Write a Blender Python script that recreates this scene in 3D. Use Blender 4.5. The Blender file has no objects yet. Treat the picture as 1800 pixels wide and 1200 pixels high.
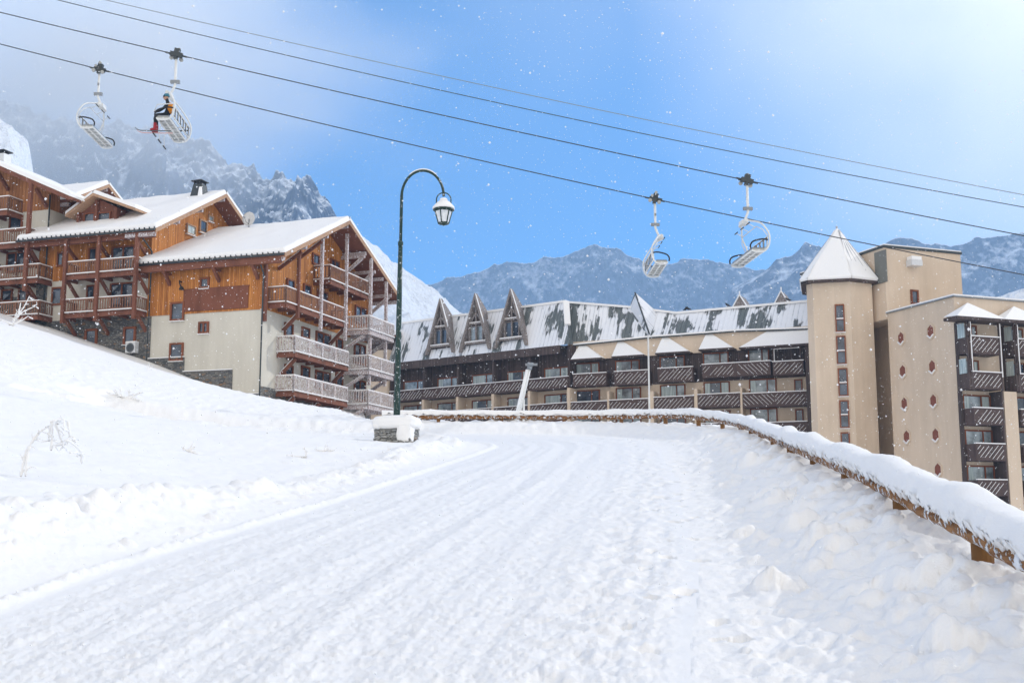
import bpy, math, random
import numpy as np
from mathutils import Vector, Matrix, Quaternion

S = bpy.context.scene
COL = S.collection
rad = math.radians

# ------------------------------------------------------------------ camera
FPX, PITCH = 2100.0, math.atan(320 / 2100.0)
cam = bpy.data.cameras.new('camera')
cam.sensor_width = 36.0
cam.lens = FPX / 1800 * 36
cam.clip_start = 0.1
cam.clip_end = 20000
cam.dof.use_dof = True
cam.dof.focus_distance = 34
cam.dof.aperture_fstop = 11
camo = bpy.data.objects.new('camera', cam)
COL.objects.link(camo)
camo.location = (0, 0, 0)
camo.rotation_euler = (math.pi / 2 + PITCH, 0, 0)
S.camera = camo

# ------------------------------------------------------------------ sky and sun
SUN_AZ, SUN_EL = 66.0, 29.0
W = bpy.data.worlds.new('World')
S.world = W
W.use_nodes = True
nt = W.node_tree
N, Lk = nt.nodes, nt.links
bg = N['Background']
sky = N.new('ShaderNodeTexSky')
sky.sky_type = 'NISHITA'
sky.sun_disc = False
sky.sun_elevation = rad(SUN_EL)
sky.sun_rotation = rad(SUN_AZ)
sky.altitude = 2300
sky.air_density = 1.0
sky.dust_density = 0.15
sky.ozone_density = 4.0
hsv = N.new('ShaderNodeHueSaturation')
hsv.inputs['Saturation'].default_value = 1.33
hsv.inputs['Hue'].default_value = .500
hsv.inputs['Value'].default_value = 1.42
Lk.new(sky.outputs[0], hsv.inputs['Color'])
tc = N.new('ShaderNodeTexCoord')


def wmath(op, a, b=None, clamp=False):
    n = N.new('ShaderNodeMath')
    n.operation = op
    n.use_clamp = clamp
    for i, v in enumerate((a, b)):
        if v is None:
            continue
        if isinstance(v, (int, float)):
            n.inputs[i].default_value = v
        else:
            Lk.new(v, n.inputs[i])
    return n.outputs[0]


def wdot(d):
    n = N.new('ShaderNodeVectorMath')
    n.operation = 'DOT_PRODUCT'
    Lk.new(tc.outputs['Generated'], n.inputs[0])
    n.inputs[1].default_value = Vector(d).normalized()
    return n.outputs['Value']


def wramp(x, a, b):
    n = N.new('ShaderNodeMapRange')
    n.interpolation_type = 'SMOOTHSTEP'
    n.inputs[1].default_value = a
    n.inputs[2].default_value = b
    Lk.new(x, n.inputs[0])
    return n.outputs[0]


cn = N.new('ShaderNodeTexNoise')
cn.inputs['Scale'].default_value = 5.0
cn.inputs['Detail'].default_value = 5
cn.inputs['Roughness'].default_value = 0.5
Lk.new(tc.outputs['Generated'], cn.inputs['Vector'])
nz = wmath('MULTIPLY', wmath('SUBTRACT', cn.outputs['Fac'], 0.5), 0.045)


def cloud(azd, eld, a0, a1):
    a, e = rad(azd), rad(eld)
    d = wdot((math.sin(a) * math.cos(e), math.cos(a) * math.cos(e), math.sin(e)))
    return wramp(wmath('ADD', d, nz), math.cos(rad(a0)), math.cos(rad(a1)))


c1 = cloud(34, 28, 28, 6)      # bright cloud toward the sun
c2 = cloud(-27, 30, 20, 4)     # cloud bank over the left-hand peak
c3 = wmath('MULTIPLY', cloud(4, 34, 16, 1), 0.16)
c4 = wmath('MULTIPLY', cloud(180, 28, 100, 40), 0.95)   # unseen cloud deck behind the viewer, added as fill for camera-facing walls
m = wmath('MAXIMUM', wmath('MAXIMUM', c1, wmath('MULTIPLY', c2, 0.75)), c3)
mixc = N.new('ShaderNodeMix')
mixc.data_type = 'RGBA'
Lk.new(m, mixc.inputs[0])
Lk.new(hsv.outputs[0], mixc.inputs[6])
mixc.inputs[7].default_value = (8.5, 8.6, 8.75, 1)
c5 = wmath('MULTIPLY', cloud(36, 30, 20, 2), 0.9)         # the glow round the hidden sun
mixe = N.new('ShaderNodeMix')
mixe.data_type = 'RGBA'
Lk.new(c5, mixe.inputs[0])
Lk.new(mixc.outputs[2], mixe.inputs[6])
mixe.inputs[7].default_value = (12.5, 12.2, 11.6, 1)
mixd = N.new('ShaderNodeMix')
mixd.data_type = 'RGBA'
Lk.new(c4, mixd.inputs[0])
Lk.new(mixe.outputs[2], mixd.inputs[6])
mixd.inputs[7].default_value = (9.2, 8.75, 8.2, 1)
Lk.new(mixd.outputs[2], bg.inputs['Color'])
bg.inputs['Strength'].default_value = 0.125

sun = bpy.data.lights.new('sun', 'SUN')
sun.energy = 2.4
sun.angle = rad(0.6)
sun.color = (1.0, 0.95, 0.87)
suno = bpy.data.objects.new('sun', sun)
COL.objects.link(suno)
SDIR = Vector((math.sin(rad(SUN_AZ)) * math.cos(rad(SUN_EL)),
               math.cos(rad(SUN_AZ)) * math.cos(rad(SUN_EL)), math.sin(rad(SUN_EL))))
suno.rotation_euler = SDIR.to_track_quat('Z', 'Y').to_euler()
suno.location = (60, 30, 60)

S.view_settings.view_transform = 'Standard'
S.view_settings.look = 'None'
S.view_settings.gamma = 1
S.view_settings.use_curve_mapping = False
S.view_settings.exposure = 0.15
S.render.engine = 'CYCLES'
S.cycles.use_denoising = True
S.cycles.max_bounces = 8
S.cycles.diffuse_bounces = 4
S.cycles.transparent_max_bounces = 16
S.cycles.volume_bounces = 3
S.cycles.sample_clamp_indirect = 6

# ------------------------------------------------------------------ surveying helpers
CP, SP = math.cos(PITCH), math.sin(PITCH)


def ray(u, v):
    x, y = (u - 900) / FPX, (600 - v) / FPX
    return Vector((x, CP - y * SP, SP + y * CP))


def at(u, v, Y):
    d = ray(u, v)
    return d * (Y / d.y)


class Frame:
    """A building's own axes: origin, heading; on() measures a point of one of its planes."""
    def __init__(s, origin, heading):
        s.o = Vector(origin)
        s.h = rad(heading)
        s.M = Matrix.Translation(s.o) @ Matrix.Rotation(s.h, 4, 'Z')
        s.I = s.M.inverted()

    def on(s, axis, val, u, v):
        i = 'xyz'.index(axis)
        a = s.I @ Vector((0, 0, 0))
        d = s.I.to_3x3() @ ray(u, v)
        return a + d * ((val - a[i]) / d[i])


# ------------------------------------------------------------------ mesh helpers
class MB:
    def __init__(s):
        s.v, s.f, s.uv, s.sm = [], [], {}, set()

    def face(s, pts, uv=None):
        n = len(s.v)
        s.v += [tuple(p) for p in pts]
        s.f.append(tuple(range(n, n + len(pts))))
        if uv:
            s.uv[len(s.f) - 1] = uv
        return s

    def poly(s, verts, faces):
        n = len(s.v)
        s.v += [tuple(p) for p in verts]
        s.f += [tuple(i + n for i in f) for f in faces]
        return s

    def box(s, a, b):
        x0, x1 = sorted((a[0], b[0]))
        y0, y1 = sorted((a[1], b[1]))
        z0, z1 = sorted((a[2], b[2]))
        return s.poly([(x0, y0, z0), (x1, y0, z0), (x1, y1, z0), (x0, y1, z0),
                       (x0, y0, z1), (x1, y0, z1), (x1, y1, z1), (x0, y1, z1)],
                      [(0, 3, 2, 1), (4, 5, 6, 7), (0, 1, 5, 4), (1, 2, 6, 5), (2, 3, 7, 6), (3, 0, 4, 7)])

    def beam(s, p, q, w, h, up=(0, 0, 1)):
        p, q = Vector(p), Vector(q)
        d = (q - p).normalized()
        up = Vector(up)
        if abs(d.dot(up)) > .98:
            up = Vector((1, 0, 0))
        r = d.cross(up).normalized() * (w / 2)
        t = r.cross(d).normalized() * (h / 2)
        V = [p - r - t, p + r - t, p + r + t, p - r + t, q - r - t, q + r - t, q + r + t, q - r + t]
        return s.poly(V, [(0, 1, 2, 3), (7, 6, 5, 4), (0, 4, 5, 1), (1, 5, 6, 2), (2, 6, 7, 3), (3, 7, 4, 0)])

    def tube(s, path, r, n=8, cap=True):
        path = [Vector(p) for p in path]
        rs = r if isinstance(r, (list, tuple)) else [r] * len(path)
        base = len(s.v)
        prev = None
        for i, p in enumerate(path):
            d = (path[min(i + 1, len(path) - 1)] - path[max(i - 1, 0)]).normalized()
            if prev is None:
                a = Vector((0, 0, 1)) if abs(d.z) < .9 else Vector((1, 0, 0))
                prev = d.cross(a).normalized()
            e1 = (prev - d * prev.dot(d)).normalized()
            prev = e1
            e2 = d.cross(e1)
            for k in range(n):
                t = 2 * math.pi * k / n
                s.v.append(tuple(p + (e1 * math.cos(t) + e2 * math.sin(t)) * rs[i]))
        f0 = len(s.f)
        for i in range(len(path) - 1):
            for k in range(n):
                a, b = base + i * n + k, base + i * n + (k + 1) % n
                s.f.append((a, b, b + n, a + n))
        s.sm.update(range(f0, len(s.f)))
        if cap:
            s.f.append(tuple(base + k for k in reversed(range(n))))
            s.f.append(tuple(base + (len(path) - 1) * n + k for k in range(n)))
        return s

    def lathe(s, c, prof, n=16, axis='z'):
        base = len(s.v)
        c = Vector(c)
        for (r, z) in prof:
            for k in range(n):
                t = 2 * math.pi * (k + .5) / n
                p = (r * math.cos(t), r * math.sin(t), z)
                if axis == 'y':
                    p = (p[0], p[2], p[1])
                if axis == 'x':
                    p = (p[2], p[0], p[1])
                s.v.append(tuple(c + Vector(p)))
        for i in range(len(prof) - 1):
            for k in range(n):
                a, b = base + i * n + k, base + i * n + (k + 1) % n
                s.f.append((a, b, b + n, a + n))
        s.f.append(tuple(base + k for k in reversed(range(n))))
        s.f.append(tuple(base + (len(prof) - 1) * n + k for k in range(n)))
        return s

    def prism(s, pts, d):
        """closed outline extruded by the vector d"""
        d = Vector(d)
        n = len(pts)
        V = [Vector(p) for p in pts]
        F = [tuple(range(n)), tuple(reversed(range(n, 2 * n)))]
        for i in range(n):
            j = (i + 1) % n
            F.append((j, i, i + n, j + n))
        return s.poly(V + [p + d for p in V], F)


def obj(name, mb, mats, parent=None, smooth=False, recalc=True, **props):
    me = bpy.data.meshes.new(name)
    me.from_pydata(mb.v, [], mb.f)
    if recalc:
        import bmesh
        bm = bmesh.new()
        bm.from_mesh(me)
        bmesh.ops.recalc_face_normals(bm, faces=bm.faces)
        bm.to_mesh(me)
        bm.free()
    if mb.uv:
        l = me.uv_layers.new(name='UVMap')
        for fi, uvs in mb.uv.items():
            p = me.polygons[fi]
            for k, li in enumerate(p.loop_indices):
                l.data[li].uv = uvs[k]
    if smooth:
        me.polygons.foreach_set('use_smooth', [True] * len(me.polygons))
    elif mb.sm:
        me.polygons.foreach_set('use_smooth', [i in mb.sm for i in range(len(me.polygons))])
    for m_ in (mats if isinstance(mats, (list, tuple)) else [mats]):
        me.materials.append(m_)
    o = bpy.data.objects.new(name, me)
    COL.objects.link(o)
    if parent is not None:
        o.parent = parent
    for k, v_ in props.items():
        o[k] = v_
    return o


def empty(name, M=None, **props):
    o = bpy.data.objects.new(name, None)
    COL.objects.link(o)
    o.empty_display_size = .3
    if M is not None:
        o.matrix_world = M
    for k, v_ in props.items():
        o[k] = v_
    return o


def dup_tree(o, parent=None):
    c = o.copy()
    COL.objects.link(c)
    c.parent = parent
    for ch in list(o.children):
        dup_tree(ch, c)
    return c


# ------------------------------------------------------------------ numpy noise
def perlin(x, y, seed=0):
    rs = np.random.RandomState(seed)
    g = rs.rand(256, 256) * 2 * np.pi
    xi, yi = np.floor(x).astype(int), np.floor(y).astype(int)
    xf, yf = x - xi, y - yi
    u, v = xf ** 3 * (xf * (xf * 6 - 15) + 10), yf ** 3 * (yf * (yf * 6 - 15) + 10)

    def gr(ix, iy, dx, dy):
        a = g[ix & 255, iy & 255]
        return np.cos(a) * dx + np.sin(a) * dy
    n00, n10 = gr(xi, yi, xf, yf), gr(xi + 1, yi, xf - 1, yf)
    n01, n11 = gr(xi, yi + 1, xf, yf - 1), gr(xi + 1, yi + 1, xf - 1, yf - 1)
    return ((n00 * (1 - u) + n10 * u) * (1 - v) + (n01 * (1 - u) + n11 * u) * v) * 1.5


def fbm(x, y, octs=4, seed=0, gain=.5, lac=2.03):
    r, a = 0, 1
    for i in range(octs):
        r = r + a * perlin(x, y, seed + i)
        x, y, a = x * lac + 3.7, y * lac + 1.3, a * gain
    return r


def ridged(x, y, octs=5, seed=0, gain=.5, lac=2.1):
    r, a, w = 0, 1, 1
    for i in range(octs):
        n = (1 - np.abs(perlin(x, y, seed + i))) ** 2
        r = r + a * n * w
        w = np.clip(n, 0, 1)
        x, y, a = x * lac + 5.1, y * lac + 2.9, a * gain
    return r


def sstep(a, b, x):
    t = np.clip((x - a) / (b - a), 0, 1)
    return t * t * (3 - 2 * t)


def poly_dist(px, py, pts):
    """distance to an open polyline plus the distance run along it"""
    best = np.full(px.shape, 1e9)
    run = np.zeros(px.shape)
    acc = 0
    for (ax, ay), (bx, by) in zip(pts[:-1], pts[1:]):
        dx, dy = bx - ax, by - ay
        L = math.hypot(dx, dy)
        t = np.clip(((px - ax) * dx + (py - ay) * dy) / (L * L), 0, 1)
        d = np.hypot(px - ax - t * dx, py - ay - t * dy)
        k = d < best
        best = np.where(k, d, best)
        run = np.where(k, acc + t * L, run)
        acc += L
    return best, run


def in_poly(px, py, pts):
    r = np.zeros(px.shape, bool)
    n = len(pts)
    for i in range(n):
        (ax, ay), (bx, by) = pts[i], pts[(i + 1) % n]
        if ay == by:
            continue
        c = ((ay > py) != (by > py)) & (px < (bx - ax) * (py - ay) / (by - ay) + ax)
        r ^= c
    return r


def smooth_path(pts, n=8):
    """Catmull-Rom through the points"""
    P = [Vector(p) for p in pts]
    P = [2 * P[0] - P[1]] + P + [2 * P[-1] - P[-2]]
    out = []
    for i in range(1, len(P) - 2):
        for k in range(n):
            t = k / n
            a, b, c, d = P[i - 1:i + 3]
            out.append(.5 * (2 * b + (c - a) * t + (2 * a - 5 * b + 4 * c - d) * t * t + (3 * b - a - 3 * c + d) * t ** 3))
    out.append(P[-2])
    return out


# ------------------------------------------------------------------ material helpers
class Mat:
    def __init__(s, name, rough=.8, color=(.8, .8, .8), spec=.3, metallic=0.0):
        s.m = bpy.data.materials.new(name)
        s.m.use_nodes = True
        s.t = s.m.node_tree
        s.b = s.t.nodes['Principled BSDF']
        s.b.inputs['Roughness'].default_value = rough
        s.b.inputs['Base Color'].default_value = (*color, 1)
        s.b.inputs['Specular IOR Level'].default_value = spec
        s.b.inputs['Metallic'].default_value = metallic

    def n(s, typ, **kw):
        n = s.t.nodes.new(typ)
        for k, v_ in kw.items():
            if k.startswith('i_'):
                k2 = k[2:].replace('_', ' ')
                n.inputs[int(k2) if k2.isdigit() else k2].default_value = v_
            else:
                setattr(n, k, v_)
        return n

    def l(s, a, b):
        s.t.links.new(a, b)

    def math(s, op, a, b=None, clamp=False):
        n = s.n('ShaderNodeMath', operation=op, use_clamp=clamp)
        for i, v_ in enumerate((a, b)):
            if v_ is None:
                continue
            if isinstance(v_, (int, float)):
                n.inputs[i].default_value = v_
            else:
                s.l(v_, n.inputs[i])
        return n.outputs[0]

    def coord(s, kind='Object', scale=(1, 1, 1)):
        t = s.n('ShaderNodeTexCoord')
        mp = s.n('ShaderNodeMapping')
        mp.inputs['Scale'].default_value = scale
        s.l(t.outputs[kind], mp.inputs[0])
        return mp.outputs[0]

    def noise(s, co, scale, detail=4, rough=.55):
        n = s.n('ShaderNodeTexNoise')
        n.inputs['Scale'].default_value = scale
        n.inputs['Detail'].default_value = detail
        n.inputs['Roughness'].default_value = rough
        s.l(co, n.inputs['Vector'])
        return n.outputs['Fac']

    def ramp(s, x, stops):
        n = s.n('ShaderNodeValToRGB')
        e = n.color_ramp.elements
        while len(e) < len(stops):
            e.new(.5)
        for el, (p, c) in zip(e, stops):
            el.position = p
            el.color = (*c, 1) if len(c) == 3 else c
        s.l(x, n.inputs[0])
        return n.outputs[0]

    def rng(s, x, a, b, c=0., d=1.):
        n = s.n('ShaderNodeMapRange')
        for i, v_ in enumerate((a, b, c, d)):
            n.inputs[i + 1].default_value = v_
        s.l(x, n.inputs[0])
        return n.outputs[0]

    def mix(s, f, a, b, mode='MIX'):
        n = s.n('ShaderNodeMix', data_type='RGBA', blend_type=mode)
        for i, v_ in ((0, f), (6, a), (7, b)):
            if isinstance(v_, (int, float)):
                n.inputs[i].default_value = v_
            elif isinstance(v_, tuple):
                n.inputs[i].default_value = (*v_, 1)
            else:
                s.l(v_, n.inputs[i])
        return n.outputs[2]

    def bump(s, h, dist=.01, strength=1.0, prev=None):
        n = s.n('ShaderNodeBump')
        n.inputs['Distance'].default_value = dist
        n.inputs['Strength'].default_value = strength
        s.l(h, n.inputs['Height'])
        if prev is not None:
            s.l(prev, n.inputs['Normal'])
        s.l(n.outputs[0], s.b.inputs['Normal'])
        return n.outputs[0]

    def base(s, c):
        s.l(c, s.b.inputs['Base Color'])


def sepxyz(m, co):
    n = m.n('ShaderNodeSeparateXYZ')
    m.l(co, n.inputs[0])
    return n.outputs


def mat_snow(name, fine=60, dist=.006, col=(.895, .89, .88), lump=0.0):
    m = Mat(name, .75, col, .25)
    co = m.coord('Object')
    f = m.noise(co, fine, 6, .65)
    g = m.noise(co, 7, 4, .5)
    b = m.bump(f, dist)
    m.bump(g, .02 + lump, .6, b)
    return m.m


M_SNOW = mat_snow('snow')
M_ROOFSNOW = mat_snow('roof_snow', 14, .01, (.875, .87, .865))
M_FROST = mat_snow('frost', 30, .004, (.84, .84, .84))


def mat_wood(name, c0, c1, board=6.5, vertical=True, rough=.7, frost=0.0):
    m = Mat(name, rough, c0, .25)
    co = m.coord('Object')
    x, y, z = sepxyz(m, co)
    h = m.math('ADD', x, y)
    hb = m.math('MULTIPLY', h, board)
    cell = m.math('FLOOR', hb)
    fr = m.math('FRACT', hb)
    wn = m.n('ShaderNodeTexWhiteNoise', noise_dimensions='1D')
    m.l(cell, wn.inputs['W'])
    cmb = m.n('ShaderNodeCombineXYZ')
    m.l(m.math('MULTIPLY', h, 14.0 if vertical else 1.0), cmb.inputs[0])
    m.l(m.math('MULTIPLY', z, 1.0 if vertical else 14.0), cmb.inputs[1])
    m.l(wn.outputs[0], cmb.inputs[2])
    gr = m.noise(cmb.outputs[0], 2.2, 5, .6)
    f = m.math('ADD', m.math('MULTIPLY', gr, .75), m.math('MULTIPLY', wn.outputs[0], .38))
    c = m.ramp(f, [(.25, c0), (.8, c1)])
    st = m.noise(m.coord('Object', (1, 1, .25)), 1.1, 4, .6)
    c = m.mix(m.rng(st, .5, .75, 0, .55), c, tuple(k * .45 for k in c0))
    if vertical and board:
        groove = m.math('LESS_THAN', fr, .09)
        c = m.mix(m.math('MULTIPLY', groove, .75), c, tuple(k * .2 for k in c0))
        m.bump(m.math('SUBTRACT', 1.0, groove), .02)
    if frost:
        fn = m.noise(m.coord('Object', (1, 1, .6)), 17, 5, .72)
        c = m.mix(m.rng(fn, .66 - frost * 1.6, .86 - frost * 1.6, 0, .93), c, (.8, .82, .86))
    m.base(c)
    return m.m


M_CLAD = mat_wood('pine_cladding', (.35, .118, .026), (.68, .285, .075))
M_CLAD2 = mat_wood('weathered_cladding', (.26, .10, .035), (.50, .22, .085), 3.2)
M_BEAM = mat_wood('stained_beam', (.13, .048, .029), (.235, .092, .056), 0, True)
M_BEAMF = mat_wood('frosted_beam', (.16, .07, .05), (.27, .13, .09), 0, True, .8, .16)
M_RAILW = mat_wood('balcony_wood', (.16, .074, .044), (.28, .145, .092), 0, True, .8, .04)
M_RAILF = mat_wood('frosted_balcony_wood', (.17, .085, .048), (.30, .17, .11), 0, True, .8, .16)
M_FASCIA = mat_wood('fascia_board', (.30, .17, .10), (.52, .33, .21), 0, False, .8, .05)
M_DARKW = mat_wood('dark_brown_boards', (.062, .046, .043), (.12, .088, .082), 5)
M_BALC = mat_wood('balcony_boards', (.060, .039, .036), (.115, .080, .073), 0, False)
M_FRAME = mat_wood('window_frame_wood', (.15, .045, .02), (.27, .09, .04), 0)
M_LOG = None


def mat_stucco(name, c0, c1, streak=.25):
    m = Mat(name, .9, c0, .15)
    co = m.coord('Object', (1, 1, .35))
    a = m.noise(co, .7, 6, .6)
    b = m.noise(m.coord('Object', (3, 3, .12)), 1.2, 5, .6)
    d_ = m.noise(m.coord('Object', (1, 1, .7)), .22, 4, .55)
    f = m.math('ADD', m.math('ADD', m.math('MULTIPLY', a, .45), m.math('MULTIPLY', b, .18)), m.math('MULTIPLY', d_, .37))
    c = m.ramp(f, [(.36, c1), (.60, c0)])
    sp = m.noise(m.coord('Object'), 28, 3, .7)
    c = m.mix(m.rng(sp, .62, .75, 0, streak), c, (.75, .74, .72))
    m.base(c)
    m.bump(m.noise(m.coord('Object'), 45, 3, .6), .008)
    return m.m


M_CREAM = mat_stucco('cream_render', (.65, .62, .54), (.54, .51, .44), .15)
M_BEIGE = mat_stucco('beige_render', (.69, .565, .44), (.57, .46, .35), .3)


def mat_stone(name, scale=3.6, gain=1.0):
    m = Mat(name, .9, (.3, .3, .3), .2)
    co = m.coord('Object', (1, 1, 2.3))
    x, y, z = sepxyz(m, co)
    cmb = m.n('ShaderNodeCombineXYZ')
    m.l(m.math('ADD', x, y), cmb.inputs[0])
    m.l(z, cmb.inputs[1])
    v1 = m.n('ShaderNodeTexVoronoi', voronoi_dimensions='2D')
    v1.inputs['Scale'].default_value = scale
    m.l(cmb.outputs[0], v1.inputs['Vector'])
    v2 = m.n('ShaderNodeTexVoronoi', voronoi_dimensions='2D', feature='DISTANCE_TO_EDGE')
    v2.inputs['Scale'].default_value = scale
    m.l(cmb.outputs[0], v2.inputs['Vector'])
    hs = m.n('ShaderNodeSeparateColor')
    m.l(v1.outputs['Color'], hs.inputs[0])
    c = m.ramp(hs.outputs[0], [(0, (.10, .105, .11)), (.35, (.17, .175, .175)), (.6, (.23, .22, .20)), (.86, (.28, .27, .25)), (.95, (.34, .21, .12))])
    nz_ = m.noise(m.coord('Object'), 14, 5, .7)
    c = m.mix(m.rng(nz_, .3, .8, .0, .55), c, (.10, .10, .10))
    edge = m.rng(v2.outputs['Distance'], .0, .07, 1, 0)
    c = m.mix(edge, c, (.09, .085, .08))
    if gain != 1.0:
        c = m.mix(gain - 1.0, c, (.60, .60, .58))
    sn = m.noise(m.coord('Object', (1, 1, 2.5)), 6, 5, .7)
    c = m.mix(m.rng(sn, .63, .68, 0, .85), c, (.78, .8, .84))
    m.base(c)
    m.bump(m.rng(v2.outputs['Distance'], 0, .12), .04)
    return m.m


M_STONE = mat_stone('rubble_stone')


def mat_glass(name, col=(.045, .06, .085), rough=.06):
    m = Mat(name, rough, col, .9)
    co = m.coord('Object')
    a = m.noise(co, 1.3, 3, .5)
    m.base(m.ramp(a, [(.35, tuple(k * .5 for k in col)), (.65, tuple(k * 1.6 for k in col))]))
    m.bump(m.noise(co, 2.0, 2), .004)
    return m.m


M_GLASS = mat_glass('window_glass')
M_GLASSL = mat_glass('hotel_window_glass', (.24, .28, .30))
M_CURT = Mat('curtain', .25, (.45, .54, .54), .6)
_c = M_CURT
_co = _c.coord('Object', (1, 1, .04))
_c.base(_c.ramp(_c.noise(_co, 9, 3), [(.35, (.28, .35, .36)), (.62, (.52, .60, .59))]))
M_CURT = M_CURT.m


def mat_paint(name, col, rough=.45, wear=.2, metallic=0.0, snow=0.0):
    m = Mat(name, rough, col, .4, metallic)
    a = m.noise(m.coord('Object'), 9, 5, .65)
    c = m.mix(m.rng(a, .45, .75, 0, wear), tuple(col), tuple(k * .45 for k in col))
    if snow:
        g = m.noise(m.coord('Object', (1, 1, .5)), 16, 5, .7)
        c = m.mix(m.rng(g, .66 - snow, .69 - snow, 0, .9), c, (.82, .84, .88))
    m.base(c)
    return m.m


M_WHITE = mat_paint('white_lift_paint', (.72, .73, .72), .4, .35)
M_GREY = mat_paint('grey_metal', (.26, .28, .30), .45, .4, .4)
M_DGREY = mat_paint('dark_metal', (.045, .055, .06), .5, .4)
M_BLACK = mat_paint('black_rubber', (.018, .018, .02), .6, .2)
M_GREEN = mat_paint('green_lamp_paint', (.008, .036, .028), .4, .3, 0, .02)
M_GREENS = mat_paint('snowed_green_paint', (.008, .036, .028), .4, .3, 0, .05)
M_CABLE = mat_paint('steel_cable', (.03, .033, .04), .5, .2)
M_CABLEL = mat_paint('frosted_cable', (.42, .44, .47), .6, .3)
M_SILVER = mat_paint('slotted_aluminium', (.38, .39, .38), .35, .3, .3)
M_PALE = mat_paint('pale_enamel', (.66, .67, .68), .4, .25)
M_GRILLE = mat_paint('vent_grille', (.17, .17, .15), .6, .4)
M_BRICKHEX = mat_paint('terracotta', (.22, .072, .045), .8, .4)
M_SIGN = mat_wood('brown_panel', (.16, .055, .03), (.22, .08, .045), 0)


def mat_metal_roof():
    m = Mat('standing_seam_metal', .5, (.12, .14, .145), .4, .1)
    uv = m.n('ShaderNodeTexCoord').outputs['UV']
    u, v, _ = sepxyz(m, uv)
    # snow left lying in sheets that slid down between the seams
    s1 = m.n('ShaderNodeMapping')
    s1.inputs['Scale'].default_value = (.8, .38, 1)
    m.l(uv, s1.inputs[0])
    big = m.noise(s1.outputs[0], .55, 3, .6)
    cell = m.math('FLOOR', m.math('MULTIPLY', u, 2.2))
    wn = m.n('ShaderNodeTexWhiteNoise', noise_dimensions='1D')
    m.l(cell, wn.inputs['W'])
    s2 = m.n('ShaderNodeMapping')
    s2.inputs['Scale'].default_value = (3.5, .5, 1)
    m.l(uv, s2.inputs[0])
    fine = m.noise(s2.outputs[0], 1.4, 5, .7)
    f = m.math('ADD', m.math('ADD', m.math('MULTIPLY', big, 1.15), m.math('MULTIPLY', wn.outputs[0], .13)), m.math('MULTIPLY', fine, .30))
    oi = m.n('ShaderNodeAttribute', attribute_name='snow_bias', attribute_type='OBJECT')
    f = m.math('ADD', f, m.math('SUBTRACT', oi.outputs['Fac'], .5))
    mask = m.rng(f, .755, .785)
    fr = m.math('FRACT', m.math('MULTIPLY', u, 2.2))
    seam = m.math('LESS_THAN', m.math('ABSOLUTE', m.math('SUBTRACT', fr, .5)), .1)
    met = m.ramp(m.noise(s2.outputs[0], 2, 4), [(.3, (.095, .115, .12)), (.7, (.17, .19, .19))])
    met = m.mix(m.math('MULTIPLY', seam, .45), met, (.05, .06, .065))
    thin = m.mix(m.math('MULTIPLY', seam, .6), (.80, .82, .86), (.30, .33, .36))
    snow = m.mix(m.rng(f, .78, .92), thin, (.83, .85, .89))
    m.base(m.mix(mask, met, snow))
    m.bump(m.math('ADD', seam, m.math('MULTIPLY', mask, 1.2)), .06)
    return m.m


M_METAL = mat_metal_roof()
# ------------------------------------------------------------------ the ground
def plane_z(y):
    return -1.6 + .108 * np.minimum(y, 95)


EDGE_L = [(-3.6, -6), (-3.75, 3), (-3.69, 8.8), (-3.40, 12.2), (-2.5, 17.9), (-1.5, 26), (-.6, 33.5), (-.45, 36.5),
          (-1.1, 39.3), (-3.5, 41), (-9, 41.6), (-16, 41.6)]
EDGE_R = [(.6, -6), (.75, 3), (1.0, 6.8), (1.7, 11), (2.3, 16.2), (3.05, 22), (3.95, 31), (4.5, 36.5), (4.5, 40),
          (3.5, 43.7), (1.6, 45.6), (-3, 46.6), (-9, 46.9), (-16, 46.9)]
EDGE_L = [(p.x, p.y) for p in smooth_path([(a, b, 0) for a, b in EDGE_L], 5)]
EDGE_R = [(p.x, p.y) for p in smooth_path([(a, b, 0) for a, b in EDGE_R], 5)]
ROAD = EDGE_L + EDGE_R[::-1]
FENCE = [(2.25 + .131 * y, y) for y in (-3, 0, 3, 6, 9, 12.1, 15.5, 19, 22.7, 26.4, 30.1, 33.8)] + \
        [(6.95, 37.2), (6.75, 40.6), (5.9, 43.9), (4.0, 46.8), (1.2, 48.3), (-2.4, 48.8), (-5.4, 49.0)]
LOWEDGE = [(a + .7, b) for a, b in FENCE[:13]] + [(7.4, 41), (6.5, 44.5), (4.3, 47.6), (1.3, 49.1), (-2.4, 49.6), (-5.8, 49.9),
                                                (-6.6, 52), (-8.6, 60), (-10.6, 75), (-11.0, 88), (-12.8, 100), (-24, 130)]
LOWPOLY = LOWEDGE + [(-24, 3000), (3000, 3000), (3000, -6)]

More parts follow.
